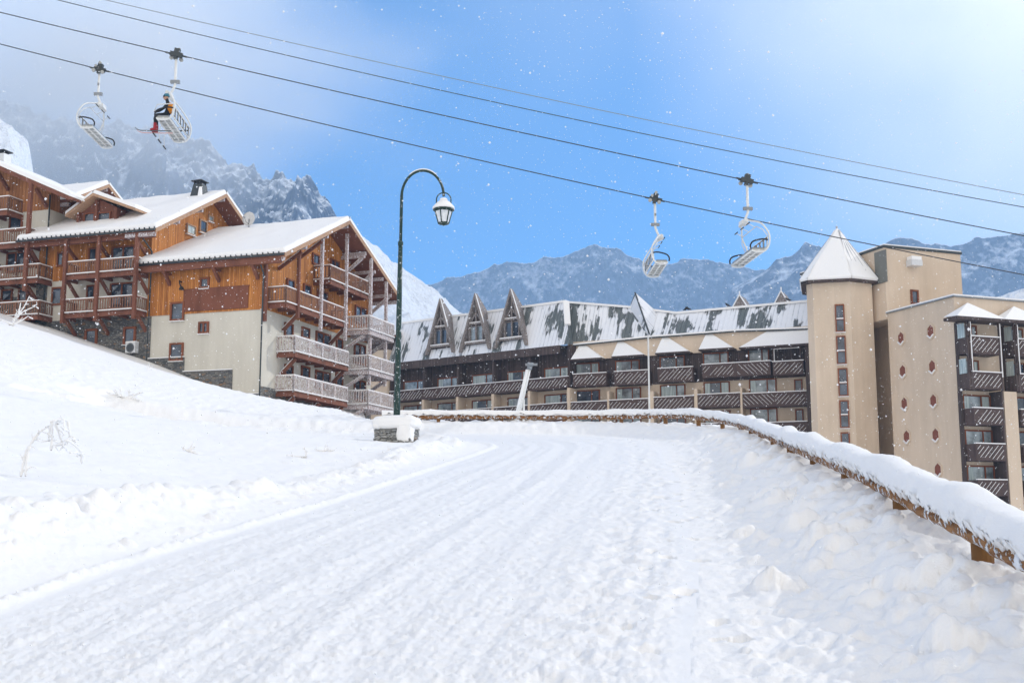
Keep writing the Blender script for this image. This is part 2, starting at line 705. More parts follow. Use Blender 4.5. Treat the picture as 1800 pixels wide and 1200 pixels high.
CTRL = [(0, 560, 75), (60, 575, 76), (110, 592, 80), (180, 612, 83), (260, 634, 84), (330, 660, 83.5), (400, 683, 82.5), (455, 692, 82), (500, 704, 84),
        (560, 718, 87), (630, 733, 91), (0, 630, 48), (0, 700, 30), (0, 770, 21), (0, 850, 14), (0, 950, 10.4), (200, 690, 48),
        (200, 790, 23), (200, 880, 14.5), (400, 740, 44), (400, 800, 27), (400, 860, 19), (560, 755, 44), (560, 800, 28), (640, 780, 31),
        (640, 742, 47), (690, 776, 35.5), (650, 776, 35), (720, 774, 37)]
pts, rv = [], []
for (u, v, Y) in CTRL:
    v = v + ((2 + 6 * min(1, max(0, (u - 300) / 150))) if Y > 60 else 5 if Y > 40 else 0)
    p = at(u, v, Y)
    pts.append((p.x, p.y))
    rv.append(p.z - float(plane_z(p.y)))
for (x, y, r) in [(-5, 3, .12), (-8, 3, .7), (-12, 6, 1.5), (-16, 10, 2.3), (-5, -5, .1), (-12, -5, 1.4), (-40, 75, 8.2), (-40, 40, 6.6), (-30, 20, 5),
                  (-40, 100, 9), (-15, 105, 4), (-3, 42, .25), (-6.5, 44, .3), (-12, 44, .6)] + \
                 [(a - .2, b, .29 if b < 11 else .43) for a, b in FENCE[:12]] + [(a, b, .46) for a, b in FENCE[12:]] + [(1, 10, 0), (1.5, 20, 0), (2, 30, 0), (1, 40, 0)]:
    pts.append((x, y))
    rv.append(r)
PT = np.array(pts, float) / 30
RV = np.array(rv, float)


def _k(r2):
    return np.where(r2 > 1e-12, r2 * np.log(r2 + 1e-12) * .5, 0)


_n = len(PT)
_A = np.zeros((_n + 3, _n + 3))
_A[:_n, :_n] = _k(((PT[:, None] - PT[None]) ** 2).sum(-1)) + np.eye(_n) * 2e-3
_A[:_n, _n] = 1
_A[:_n, _n + 1:] = PT
_A[_n:, :_n] = _A[:_n, _n:].T
_W = np.linalg.solve(_A, np.concatenate([RV, np.zeros(3)]))


def tps(x, y):
    x, y = x / 30, y / 30
    r = np.full(x.shape, _W[_n])
    r = r + _W[_n + 1] * x + _W[_n + 2] * y
    for i in range(_n):
        r = r + _W[i] * _k((x - PT[i, 0]) ** 2 + (y - PT[i, 1]) ** 2)
    return r


RNG = np.random.RandomState(5)


def lumps(n, path, off, rr, hh, seed, y0=4.5, y1=40):
    """clods thrown up by the plough beside a path: x, y, radius, height"""
    R = np.random.RandomState(seed)
    out = []
    P = np.array(path)
    seg = np.hypot(*(P[1:] - P[:-1]).T)
    cum = np.concatenate([[0], np.cumsum(seg)])
    while len(out) < n:
        s_ = R.rand() ** 1.3 * cum[-1]
        i = min(np.searchsorted(cum, s_) - 1, len(seg) - 1)
        i = max(i, 0)
        t = (s_ - cum[i]) / seg[i]
        p = P[i] * (1 - t) + P[i + 1] * t
        d = (P[i + 1] - P[i]) / seg[i]
        nrm = np.array([d[1], -d[0]])
        q = p + nrm * (off[0] + R.rand() * (off[1] - off[0]))
        if not (y0 < q[1] < y1):
            continue
        r = rr[0] + (rr[1] - rr[0]) * R.rand() ** 2.2
        out.append((q[0], q[1], r, r * (hh[0] + (hh[1] - hh[0]) * R.rand())))
    return out


LUMPS = lumps(200, EDGE_R, (.35, 1.5), (.05, .24), (.2, .45), 11) + lumps(26, EDGE_R, (1.2, 2.2), (.15, .34), (.25, .4), 17) + \
    lumps(150, FENCE, (-1.1, -.15), (.07, .34), (.18, .38), 12) + \
    lumps(240, EDGE_L, (-1.9, -1.05), (.05, .20), (.18, .38), 13) + \
    lumps(130, EDGE_L, (-1.1, -.3), (.04, .12), (.3, .55), 14) + lumps(60, EDGE_L, (-5, -2), (.05, .11), (.3, .5), 15)
FEET = []
_R = np.random.RandomState(21)
for s_ in range(70):
    y = 6.5 + _R.rand() * 22
    xr = np.interp(y, [b for a, b in EDGE_R[:42]], [a for a, b in EDGE_R[:42]])
    FEET.append((xr - .55 + _R.rand() * .95, y, .07 + .05 * _R.rand(), -.045 - .03 * _R.rand()))


def ground_z(x, y, detail=True):
    inside = in_poly(x, y, ROAD)
    dl, sl = poly_dist(x, y, EDGE_L)
    dr, sr = poly_dist(x, y, EDGE_R)
    d = np.minimum(dl, dr)
    d = np.where(inside, -d, d)
    hill = tps(x, y)
    far = sstep(95, 140, y)
    hill = hill * (1 - far) + 6 * far
    right = dr < dl
    w = sstep(0, 1.6, d)
    z = plane_z(y) + np.where(inside, 0, hill * np.where(right, sstep(0, 1.9, d), w))
    df, sf = poly_dist(x, y, LOWEDGE)
    low = in_poly(x, y, LOWPOLY)
    z = np.where(low, np.maximum(z - .1 - df * (.75 + 2.0 * sstep(48, 58, y)), np.minimum(z - .1, -4 + .004 * y)), z)
    fade = np.clip(1 - (y - 60) / 20, 0, 1)
    if detail:
        # ploughed ridge at the verge, drifts, crust
        xr = .5 + .5 * perlin(sl * 1.3, dl * 2.0, 31)
        z = z + np.where(~inside & ~right, .042 * np.exp(-((d - .16) / .08) ** 2) * (.3 + .9 * xr + 1.2 * np.abs(fbm(x * 6, y * 5, 2, 39))), 0) * fade
        z = z + np.where(~inside & ~right & ~low, .13 * np.exp(-((d - 1.45) / .42) ** 2) * (.6 + .8 * perlin(sl * .7, dl, 32)), 0) * fade
        z = z + np.where(~inside & ~low, .035 * fbm(x * .8, y * .8, 3, 33) * sstep(.3, 2, d) + .012 * fbm(x * 4, y * 4, 3, 34) * sstep(.1, .6, d), 0) * fade
        wr = np.where(right & ~inside & ~low, sstep(.1, .9, d), 0) * fade
        bil = np.abs(fbm(x * 1.7, y * 1.2, 4, 35))
        z = z + wr * (.085 * (bil - .25) + .025 * fbm(x * 3.4, y * 2.6, 3, 36))
        z = z + np.where(right & ~inside & ~low, np.exp(-((d - .45) / .5) ** 2), 0) * fade * (.022 * fbm(x * 4.5, y * 3.5, 3, 47) + .02 * np.abs(fbm(x * 9, y * 7, 2, 48)))
        wl = np.where(~right & ~inside & ~low, np.exp(-((d - 1.3) / .55) ** 2), 0) * fade
        z = z + wl * (.10 * np.abs(fbm(x * 2.2, y * 2.2, 4, 37)) + .03 * np.abs(fbm(x * 7, y * 6, 3, 38)))
        # lanes pressed by tyres, running with the road
        wd = np.maximum(dl + dr, .1)
        c = dl / wd * 5.2
        tr = np.zeros(x.shape)
        for (c0, wv, a) in [(.75, .16, -.028), (1.35, .12, -.020), (2.2, .15, -.030), (2.62, .10, .030), (3.1, .16, -.026), (3.75, .2, -.024), (4.4, .15, -.018), (.3, .12, -.015), (1.8, .07, .022), (1.05, .06, .018)]:
            cc = c0 + .12 * perlin(sl * .12 + c0 * 7, c0 + 0 * sl, 40)
            tr = tr + 0.9 * a * np.exp(-((c - cc) / wv) ** 2) * (.75 + .5 * perlin(sl * .35, c0 * 3 + 0 * sl, 41))
        tr = tr + .007 * fbm(c * 9, sl * .22, 4, 42) + .014 * fbm(x * 7, y * 5.5, 3, 43) + .022 * np.abs(fbm(x * 19, y * 12, 2, 44))
        z = z + np.where(inside, tr * sstep(0, .25, -d) + .0 * d, 0) * fade
        rough = np.where(inside, np.exp(-((c - 4.5) / .5) ** 2), 0) * fade
        z = z + rough * .035 * fbm(x * 3.2, y * 2.6, 4, 45)
        for (lx, ly, r, h) in LUMPS + FEET:
            a, b = np.searchsorted(y[:, 0], [ly - 1.6 * r, ly + 1.6 * r])
            if b <= a:
                continue
            sx, sy = x[a:b], y[a:b]
            ang = (lx * 13.7) % 3.1
            ux, uy = sx - lx, sy - ly
            p, q = ux * math.cos(ang) + uy * math.sin(ang), -ux * math.sin(ang) + uy * math.cos(ang)
            e = 1 - (p / r) ** 2 - (q / (r * .72)) ** 2 + .35 * perlin(sx * 2.2 / r, sy * 2.2 / r, 46)
            z[a:b] += h * np.sqrt(np.clip(e, 0, 1)) if h > 0 else h * sstep(0, .6, e)
    return z, inside, dl / np.maximum(dl + dr, .1), sl


def ground_at(x, y):
    z = ground_z(np.array([[float(x)]]), np.array([[float(y)]]), False)[0]
    return float(z[0, 0])


def grid_faces(nr, nc, keep=None):
    i = np.arange(nr * nc).reshape(nr, nc)
    f = np.stack([i[:-1, :-1], i[:-1, 1:], i[1:, 1:], i[1:, :-1]], -1)
    return f.reshape(-1, 4) if keep is None else f[keep]


def np_mesh(name, V, F, mat, uv=None, **props):
    used = np.unique(F)
    remap = np.zeros(len(V), int)
    remap[used] = np.arange(len(used))
    Vv, F = V[used], remap[F]
    me = bpy.data.meshes.new(name)
    me.vertices.add(len(Vv))
    me.vertices.foreach_set('co', Vv.astype(np.float32).ravel())
    me.loops.add(F.size)
    me.loops.foreach_set('vertex_index', F.astype(np.int32).ravel())
    me.polygons.add(len(F))
    me.polygons.foreach_set('loop_start', np.arange(0, F.size, 4, dtype=np.int32))
    me.polygons.foreach_set('loop_total', np.full(len(F), 4, np.int32))
    me.update(calc_edges=True)
    if uv is not None:
        l = me.uv_layers.new(name='UVMap')
        l.data.foreach_set('uv', uv[used][F.ravel()].astype(np.float32).ravel())
    me.polygons.foreach_set('use_smooth', [True] * len(F))
    me.materials.append(mat)
    me.validate()
    o = bpy.data.objects.new(name, me)
    COL.objects.link(o)
    for k, v_ in props.items():
        o[k] = v_
    return o


rows = np.concatenate([np.linspace(-60, -4, 8), np.linspace(-2.5, 4.0, 14)[:-1], np.geomspace(4.0, 62, 640)[:-1], np.geomspace(62, 140, 60)[:-1], np.geomspace(140, 2600, 24)])
cin = np.linspace(-.56, .56, 560)
ext = np.array([1.5, 4, 8, 14, 22, 34, 60, 110, 240, 600, 1800.])
Y2 = np.repeat(rows[:, None], 560 + 22, 1)
X2 = np.concatenate([-(.56 * np.maximum(rows, 3.)[:, None] + ext[::-1][None]), cin[None] * np.maximum(rows, 3.)[:, None],
                     .56 * np.maximum(rows, 3.)[:, None] + ext[None]], 1)
Z2, IN2, UU, SS = ground_z(X2, Y2)
Z2 = np.clip(Z2, -6, 22)
VV = np.stack([X2, Y2, Z2], -1).reshape(-1, 3)
UV = np.stack([UU, SS], -1).reshape(-1, 2)
infac = IN2[:-1, :-1] & IN2[1:, 1:] & IN2[1:, :-1] & IN2[:-1, 1:]

M_GROUND = mat_snow('fallen_snow', 42, .008, (.895, .89, .88))


def mat_road():
    m = Mat('packed_snow', .55, (.8, .82, .84), .35)
    uv = m.n('ShaderNodeTexCoord').outputs['UV']
    mp = m.n('ShaderNodeMapping')
    mp.inputs['Scale'].default_value = (26, .9, 1)
    m.l(uv, mp.inputs[0])
    streak = m.noise(mp.outputs[0], 1.6, 5, .62)
    co = m.coord('Object')
    g = m.noise(m.coord('Object', (.8, 1.25, 1)), 15, 6, .72)
    g2 = m.noise(co, 48, 4, .7)
    patch = m.noise(co, .9, 3, .5)
    dirt = m.math('MULTIPLY', m.rng(g, .58, .72), m.rng(m.math('ADD', m.math('MULTIPLY', streak, .6), m.math('MULTIPLY', patch, .4)), .45, .6), True)
    c = m.mix(m.math('MULTIPLY', dirt, .24), (.885, .88, .87), (.45, .45, .45))
    gritn = m.noise(co, 38, 2, .5)
    c = m.mix(m.math('MULTIPLY', m.rng(gritn, .77, .79), .6), c, (.22, .2, .18))
    m.base(c)
    u_, _, _ = sepxyz(m, uv)
    ed = m.math('MULTIPLY', m.rng(u_, .0, .07), m.rng(u_, .82, 1.0, 1, 0), True)
    b = m.bump(m.math('MULTIPLY', streak, ed), .005, .8)
    b = m.bump(m.math('MULTIPLY', g, m.math('ADD', m.math('MULTIPLY', ed, .7), .3)), .016, .7, b)
    m.bump(g2, .006, .7, b)
    return m.m


fi = grid_faces(len(rows), 582, infac)
fo = grid_faces(len(rows), 582, ~infac)
np_mesh('road', VV, fi, mat_road(), UV, kind='structure', label='snow-packed road curving left with tyre tracks', category='road')
np_mesh('snow_ground', VV, fo, M_GROUND, None, kind='structure', label='deep snow covering the hillside and verges', category='snow')

# ------------------------------------------------------------------ mountains
def mat_mountain(name, rockc=(.075, .075, .085), cover=.5, scale=1.0, sharp=.05):
    m = Mat(name, .9, (.8, .8, .8), .1)
    geo = m.n('ShaderNodeNewGeometry')
    _, _, nzz = sepxyz(m, geo.outputs['Normal'])
    co = m.coord('Object')
    a = m.noise(co, .018 * scale, 7, .68)
    b = m.noise(m.coord('Object', (1, 1, .35)), .07 * scale, 5, .65)
    f = m.math('ADD', m.math('ADD', m.math('MULTIPLY', a, .55), m.math('MULTIPLY', b, .35)), m.math('MULTIPLY', nzz, .55))
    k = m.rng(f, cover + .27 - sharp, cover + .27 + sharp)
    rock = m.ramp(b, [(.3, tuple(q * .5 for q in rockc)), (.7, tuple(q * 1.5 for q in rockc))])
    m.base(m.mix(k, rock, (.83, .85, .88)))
    m.bump(m.math('ADD', a, m.math('MULTIPLY', b, .7)), 14 / scale, .9)
    return m.m


def mountain(name, ridge, D, run, mat, seed, amp=40, jag=10, fs=1 / 160, n=420, nt_=130, back=.35, base=-40, label='', pw=1.0, lean=(0, 0)):
    us = np.linspace(ridge[0][0], ridge[-1][0], n)
    vs = np.interp(us, [r[0] for r in ridge], [r[1] for r in ridge])
    Ds = np.interp(us, [r[0] for r in ridge], [r[2] if len(r) > 2 else D for r in ridge])
    R = np.array([at(u, v, Y) for u, v, Y in zip(us, vs, Ds)])
    t = np.concatenate([np.linspace(-back, 0, 14)[:-1], np.linspace(0, 1, nt_) ** 1.25])
    X = R[None, :, 0] * (1 - 0) + np.zeros((len(t), 1))
    T = t[:, None] + np.zeros((1, n))
    dirx, diry = lean
    Yv = R[None, :, 1] - T * run * (1.0) + diry * 0
    X = R[None, :, 0] * (Yv / R[None, :, 1] * .35 + .65) + dirx * T * run
    ta = np.clip(np.abs(T), 0, 1)
    Z = base + (R[None, :, 2] - base) * (1 - np.where(T >= 0, ta ** pw, (ta * 1.2)))
    rn = ridged(X * fs, Yv * fs + seed * 3.1, 6, seed) - .9
    env = np.clip(ta * 6, .0, 1) * np.clip((1 - ta) * 4, .15, 1)
    Z = Z + amp * rn * env + jag * (ridged(X * fs * 4, Yv * fs * 4, 5, seed + 50) - .9) * np.clip(1 - ta * 1.4, 0.3, 1)
    q = np.linspace(0, 1, n)[None, :]
    Z = base + (Z - base) * np.maximum(sstep(0, .10, q) * sstep(0, .10, 1 - q), .04)
    V = np.stack([X, Yv, Z], -1).reshape(-1, 3)
    F = grid_faces(len(t), n)[:, ::-1]
    return np_mesh(name, V, F, mat, None, kind='structure', label=label, category='mountain')


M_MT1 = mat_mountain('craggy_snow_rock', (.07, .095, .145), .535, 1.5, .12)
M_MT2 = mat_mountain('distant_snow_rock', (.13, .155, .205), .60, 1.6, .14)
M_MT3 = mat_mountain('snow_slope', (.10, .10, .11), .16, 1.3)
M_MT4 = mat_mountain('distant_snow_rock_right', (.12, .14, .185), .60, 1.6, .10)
mountain('mountain', [(-260, 120), (-60, 190), (20, 185), (90, 215), (180, 222), (270, 222), (330, 236), (380, 252), (402, 276), (425, 284), (450, 306), (478, 318), (500, 310), (525, 316), (546, 318), (562, 336), (580, 352), (596, 384), (640, 440), (720, 520), (860, 640)],
         1300, 560, M_MT1, 3, 60, 13, 1 / 170, 720, 260, label='jagged rocky peak half hidden in cloud behind the chalets')
mountain('mountain', [(480, 420), (600, 398), (640, 418), (662, 436), (690, 462), (722, 480), (752, 500), (776, 524), (800, 545), (850, 560), (930, 575), (1010, 600)],
         760, 420, M_MT3, 8, 9, 3, 1 / 90, 300, 110, label='sunlit white snow shoulder just right of the nearest chalet', lean=(.25, 0))
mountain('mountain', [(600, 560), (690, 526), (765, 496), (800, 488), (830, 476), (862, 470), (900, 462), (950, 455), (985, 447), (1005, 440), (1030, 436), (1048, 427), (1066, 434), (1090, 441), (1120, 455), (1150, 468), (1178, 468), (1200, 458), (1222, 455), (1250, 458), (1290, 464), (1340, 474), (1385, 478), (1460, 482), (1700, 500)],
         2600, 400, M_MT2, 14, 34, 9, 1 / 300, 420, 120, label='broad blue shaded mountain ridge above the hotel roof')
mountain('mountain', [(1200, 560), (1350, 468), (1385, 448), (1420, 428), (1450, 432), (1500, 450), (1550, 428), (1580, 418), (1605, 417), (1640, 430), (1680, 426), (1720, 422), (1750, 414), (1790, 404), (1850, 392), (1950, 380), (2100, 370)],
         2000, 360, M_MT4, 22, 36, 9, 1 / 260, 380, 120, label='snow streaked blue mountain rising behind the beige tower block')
mountain('mountain', [(1560, 560), (1720, 528), (1760, 519), (1800, 508), (1900, 490), (2150, 470)],
         420, 260, mat_mountain('smooth_snow', (.3, .3, .3), .05, 1, .1), 30, 4, 1, 1 / 90, 120, 50, label='low smooth snow slope at the right edge behind the balconies')
mountain('mountain', [(-700, 60), (-300, 150), (-80, 196), (-20, 200), (4, 206), (20, 213), (34, 226), (44, 238), (58, 256), (68, 268), (78, 300), (96, 360), (130, 460)],
         610, 300, M_MT3, 41, 14, 4, 1 / 60, 260, 90, label='bright sunlit snow shoulder poking out of the mist at the far left edge')
# ------------------------------------------------------------------ building kit
def L3(axis, h, d, z):
    return (h, d, z) if axis == 'y' else (d, h, z)


def win(fr, par, axis, val, out, rect, mull=(), t=.10, fm=None, gm=None, name='window', sill=True, curtain=None, pane_name='pane', bars=()):
    """window frame on a wall plane with its pane set back inside; rect = two opposite corners surveyed on the wall"""
    a, b = fr.on(axis, val, rect[0], rect[1]), fr.on(axis, val, rect[2], rect[3])
    i = 0 if axis == 'y' else 1
    return win_l(par, axis, val, out, min(a[i], b[i]), max(a[i], b[i]), min(a.z, b.z), max(a.z, b.z), mull, t, fm, gm, name, sill, curtain, pane_name, bars)


def win_l(par, axis, val, out, h0, h1, z0, z1, mull=(), t=.10, fm=None, gm=None, name='window', sill=True, curtain=None, pane_name='pane', bars=()):
    fm, gm = fm or M_FRAME, gm or M_GLASS
    d0, d1 = val + out * .004, val + out * .13
    mb = MB()
    for (p, q) in (((h0, z0), (h0 + t, z1)), ((h1 - t, z0), (h1, z1)), ((h0 + t, z1 - t), (h1 - t, z1)), ((h0 + t, z0), (h1 - t, z0 + t))):
        mb.box(L3(axis, p[0], d0, p[1]), L3(axis, q[0], d1, q[1]))
    for k in mull:
        c = h0 + (h1 - h0) * k
        mb.box(L3(axis, c - t * .45, d0, z0 + t), L3(axis, c + t * .45, d1 - out * .012, z1 - t))
    for k in bars:
        c = z0 + (z1 - z0) * k
        mb.box(L3(axis, h0 + t, d0, c - t * .35), L3(axis, h1 - t, d1 - out * .02, c + t * .35))
    f = obj(name, mb, fm, par)
    p = MB()
    p.box(L3(axis, h0 + t, val + out * .006, z0 + t), L3(axis, h1 - t, val + out * .045, z1 - t))
    obj(pane_name, p, gm, f)
    if curtain:
        for (k0, k1) in curtain:
            c = MB().box(L3(axis, h0 + t + (h1 - h0 - 2 * t) * k0, val + out * .03, z0 + t), L3(axis, h0 + t + (h1 - h0 - 2 * t) * k1, val + out * .062, z1 - t))
            obj('curtain', c, M_CURT, f)
    if sill:
        s_ = MB().box(L3(axis, h0 - .03, d0, z0 - .05), L3(axis, h1 + .03, val + out * .19, z0 + .0))
        obj('sill_snow', s_, M_FROST, f)
    return f


def snow_sheet(mb, c00, c10, c11, c01, thick=.3, falls=(1, 1, 1, 1), nu=36, nv=20, seed=0, bump=.05, roll=.16):
    """a blanket of snow over a roof plane; c00..c01 run counter-clockwise seen from above; falls = rounded edges (v0, u1, v1, u0)"""
    c00, c10, c11, c01 = map(Vector, (c00, c10, c11, c01))
    nrm = (c10 - c00).cross(c01 - c00).normalized()
    if nrm.z < 0:
        nrm = -nrm
    lu = ((c10 - c00).length + (c11 - c01).length) / 2 + .001
    lv = ((c01 - c00).length + (c11 - c10).length) / 2 + .001
    us = np.unique(np.concatenate([np.linspace(0, 1, nu), np.array([.03, .08, .16, .3]) * min(1 / lu, .9), 1 - np.array([.03, .08, .16, .3]) * min(1 / lu, .9)]))
    vs = np.unique(np.concatenate([np.linspace(0, 1, nv), np.array([.03, .08, .16, .3]) * min(1 / lv, .9), 1 - np.array([.03, .08, .16, .3]) * min(1 / lv, .9)]))
    U, V = np.meshgrid(us, vs, indexing='ij')
    nz_ = fbm(U * lu * .5 + seed * 9.1, V * lv * .5, 3, seed) * bump
    T = np.full(U.shape, thick) + nz_
    for k, d in enumerate((V * lv, (1 - U) * lu, (1 - V) * lv, U * lu)):
        if falls[k]:
            e = np.clip(d / roll, 0, 1)
            T = T * np.sqrt(np.clip(1 - (1 - e) ** 2, 0, 1)) + 0
    base = len(mb.v)
    for i in range(len(us)):
        for j in range(len(vs)):
            u, v = us[i], vs[j]
            p = c00 * (1 - u) * (1 - v) + c10 * u * (1 - v) + c11 * u * v + c01 * (1 - u) * v
            mb.v.append(tuple(p + nrm * (T[i, j] + .004)))
    n = len(vs)
    f0 = len(mb.f)
    for i in range(len(us) - 1):
        for j in range(n - 1):
            a = base + i * n + j
            mb.f.append((a, a + n, a + n + 1, a + 1))
    mb.sm.update(range(f0, len(mb.f)))


def gable_roof_x(par, x0, x1, ye0, yr, ye1, ze0, zr, ze1, t=.24, snow=.34, seed=0, skip_gutter=False, nu=40):
    """ridge along x; underside through the eaves and the ridge; a timber deck, fascia, a gutter and a blanket of snow"""
    deck = MB()
    for (ya, za, yb, zb) in ((ye0, ze0, yr, zr), (yr, zr, ye1, ze1)):
        deck.prism([(x0, ya, za), (x0, yb, zb), (x0, yb, zb + t), (x0, ya, za + t)], (x1 - x0, 0, 0))
    roof = obj('roof', deck, M_BEAM, par)
    for (ya, za, yb, zb) in ((ye0, ze0, yr, zr), (yr, zr, ye1, ze1)):
        xx = x1 + .004
        fa = MB().prism([(xx, ya, za - .08), (xx, yb, zb - .08), (xx, yb, zb + t + .03), (xx, ya, za + t + .03)], (.05, 0, 0))
        obj('fascia', fa, M_FASCIA, roof)
    sn = MB()
    e = .03
    snow_sheet(sn, (x0 - .02, ye0 - e, ze0 + t), (x1 + .06, ye0 - e, ze0 + t), (x1 + .06, yr, zr + t), (x0 - .02, yr, zr + t), snow, (1, 1, 0, 1), nu, 24, seed)
    snow_sheet(sn, (x1 + .06, ye1 + e, ze1 + t), (x0 - .02, ye1 + e, ze1 + t), (x0 - .02, yr, zr + t), (x1 + .06, yr, zr + t), snow, (1, 1, 0, 1), nu, 20, seed + 3)
    obj('roof_snow', sn, M_ROOFSNOW, roof, recalc=False)
    if not skip_gutter:
        g = MB()
        g.tube([(x0, ye0 - .10, ze0 + .12), (x1, ye0 - .10, ze0 + .12)], .07, 8)
        k = x0 + .2
        while k < x1:
            g.box((k - .025, ye0 - .13, ze0 + .14), (k + .025, ye0 + .14, ze0 + t + .10))
            k += .42
        obj('gutter', g, M_DGREY, roof)
    for f in (.02, .34, .67, 1.0, 1.33, 1.66, 1.98):
        yy = ye0 + (yr - ye0) * f if f <= 1 else yr + (ye1 - yr) * (f - 1)
        zz = ze0 + (zr - ze0) * f if f <= 1 else zr + (ze1 - zr) * (f - 1)
        obj('purlin', MB().box((x1 - 2.6, yy - .11, zz - .36), (x1 - .12, yy + .11, zz - .06 if f in (1.0,) else zz - .10)), M_BEAMF, roof)
    return roof


def railing(par, path, zf, zr, mat, step=.21, w=.095, snow=True, panel=None, skip=(), frost=None, snow_h=.07):
    r, s_ = MB(), MB()
    for i, ((xa, ya), (xb, yb)) in enumerate(zip(path[:-1], path[1:])):
        a, b = Vector((xa, ya, 0)), Vector((xb, yb, 0))
        L = (b - a).length
        d = (b - a) / L
        n = Vector((d.y, -d.x, 0))
        Z = Vector((0, 0, 1))
        r.beam(a + Z * (zr - .045) - d * .04, b + Z * (zr - .045) + d * .04, .13, .09)
        r.beam(a + Z * (zf + .14), b + Z * (zf + .14), .075, .08)
        np_ = max(1, round(L / 2.1))
        for k in range(np_ + 1):
            p = a + d * (L * k / np_)
            r.beam(p + Z * (zf - .12), p + Z * (zr - .09), .12, .12, d)
        nb = max(2, int(L / step))
        for k in range(nb):
            p = a + d * (L * (k + .5) / nb)
            r.beam(p + Z * (zf + .10) + n * .048, p + Z * (zr - .09) + n * .048, w, .022, n)
        if snow:
            s_.beam(a + Z * (zr + snow_h / 2 + .002) - d * .03, b + Z * (zr + snow_h / 2 + .002) + d * .03, .12, snow_h)
            s_.beam(a + Z * (zf + .045) + n * .08, b + Z * (zf + .045) + n * .08, .10, .07)
    o = obj('railing', r, mat, par)
    if snow:
        obj('rail_snow', s_, M_FROST, o)
    return o


def balcony(par, path, zf, zr, mat_r, mat_f, joist_dir=None, snow=True, **kw):
    fl = MB()
    pts = [(x, y, zf - .14) for x, y in path]
    fl.prism(pts, (0, 0, .13))
    # edge beam and joists
    for (xa, ya), (xb, yb) in zip(path[:-1], path[1:]):
        fl.beam((xa, ya, zf - .27), (xb, yb, zf - .27), .12, .24)
    (xa, ya), (xb, yb) = path[1], path[2]
    L = math.hypot(xb - xa, yb - ya)
    dx, dy = (path[0][0] - xa), (path[0][1] - ya)
    n = max(2, round(L / 1.4))
    for k in range(n + 1):
        f = k / n
        px, py = xa + (xb - xa) * f, ya + (yb - ya) * f
        fl.beam((px, py, zf - .30), (px + dx, py + dy, zf - .30), .14, .20)
    b = obj('balcony', fl, mat_f, par)
    railing(b, path, zf, zr, mat_r, snow=snow, **kw)
    return b


def post(par, x, y, z0, z1, mat=None, w=.2, name='post', snow=False):
    o = obj(name, MB().box((x - w / 2, y - w / 2, z0), (x + w / 2, y + w / 2, z1)), mat or M_BEAM, par)
    return o


def brace(par, p, q, mat=None, w=.16, h=.2, name='brace', snow=True):
    o = obj(name, MB().beam(p, q, w, h), mat or M_BEAM, par)
    if snow:
        p, q = Vector(p), Vector(q)
        d = (q - p).normalized()
        r = d.cross(Vector((0, 0, 1)))
        up = r.cross(d).normalized() if r.length > .01 else Vector((0, 0, 1))
        off = up * (h / 2 + .025) if up.z > 0 else -up * (h / 2 + .025)
        obj('brace_snow', MB().beam(p + off + d * .1, q + off - d * .1, w * .9, .05), M_FROST, o)
    return o


# ------------------------------------------------------------------ chalet nearest the road
A = Frame(at(456, 692, 82), -18.2)
ca = empty('wooden_chalet', A.M, label='nearest wooden chalet with balconies stacked on its sunlit gable and brown panel on side', category='chalet', group='snow-roofed wooden chalets on the hillside')
z2 = lambda X, Y: (240 + X / 3, 360 + Y / 3)
LEN, WID, XO = 9.4, 18.0, 2.2
YR, ZE0, ZR, ZE1 = 8.9, 9.35, 14.05, 9.75
rz = lambda y: ZE0 + (ZR - ZE0) * (y + 1) / (YR + 1) if y < YR else ZR + (ZE1 - ZR) * (y - YR) / (19.0 - YR)
# walls: cream storeys below, boarded storeys above (gable outline to the roof)
ZW = 5.98
wl = MB().prism([(-LEN, 0, -3), (0, 0, -3), (0, WID, -3), (-LEN, WID, -3)], (0, 0, ZW + 3))
obj('wall', wl, M_CREAM, ca)
cl = MB()
prof = [(0, ZW + .002), (0, rz(0) - .02), (YR, rz(YR) - .02), (WID, rz(WID) - .02), (WID, ZW + .002)]
cl.prism([(-LEN, y - .03 if y == 0 else y + .03 if y == WID else y, z) for y, z in prof], (LEN + .03, 0, 0))
cl.box((-LEN, -.055, ZW - .06), (.05, -.031, ZW + .06))
obj('cladding', cl, M_CLAD, ca)
st = MB()
for (X0, Y0, X1, Y1) in ((62, 812, 245, 960), (245, 880, 500, 1010)):
    p, q = A.on('y', -.06, *z2(X0, Y0)), A.on('y', -.06, *z2(X1, Y1))
    st.box((p.x, -.07, -3.2), (q.x - .003, -.001, p.z))
p = A.on('y', 0, *z2(80, 590))
st.box((-LEN - .08, -.09, -3), (p.x, -.002, p.z))
st.box((-4.1, -.05, -3.2), (.02, -.001, .02))
st.box((.002, -.05, -3.2), (.05, 18.05, .55))
st.box((-LEN, -.045, -3.2), (-4.1, -.001, -.3))
obj('stone_base', st, M_STONE, ca)
cap = MB()
for (X0, Y0, X1, Y1) in ((62, 812, 245, 960), (245, 880, 500, 1010)):
    p, q = A.on('y', -.06, *z2(X0, Y0)), A.on('y', -.06, *z2(X1, Y1))
    cap.box((p.x, -.13, p.z + .002), (q.x, -.002, p.z + .07))
cap.box((-4.1, -.11, .022), (.0, -.002, .07))
obj('ledge_snow', cap, M_FROST, ca)
gable_roof_x(ca, -LEN - .35, XO, -1.0, YR, 19.0, ZE0, ZR, ZE1, seed=2, nu=60)
b = MB().box((-LEN, -1.0, ZE0 - .42), (XO - .3, -.72, ZE0 - .02))
obj('eave_beam', b, M_BEAM, ca)
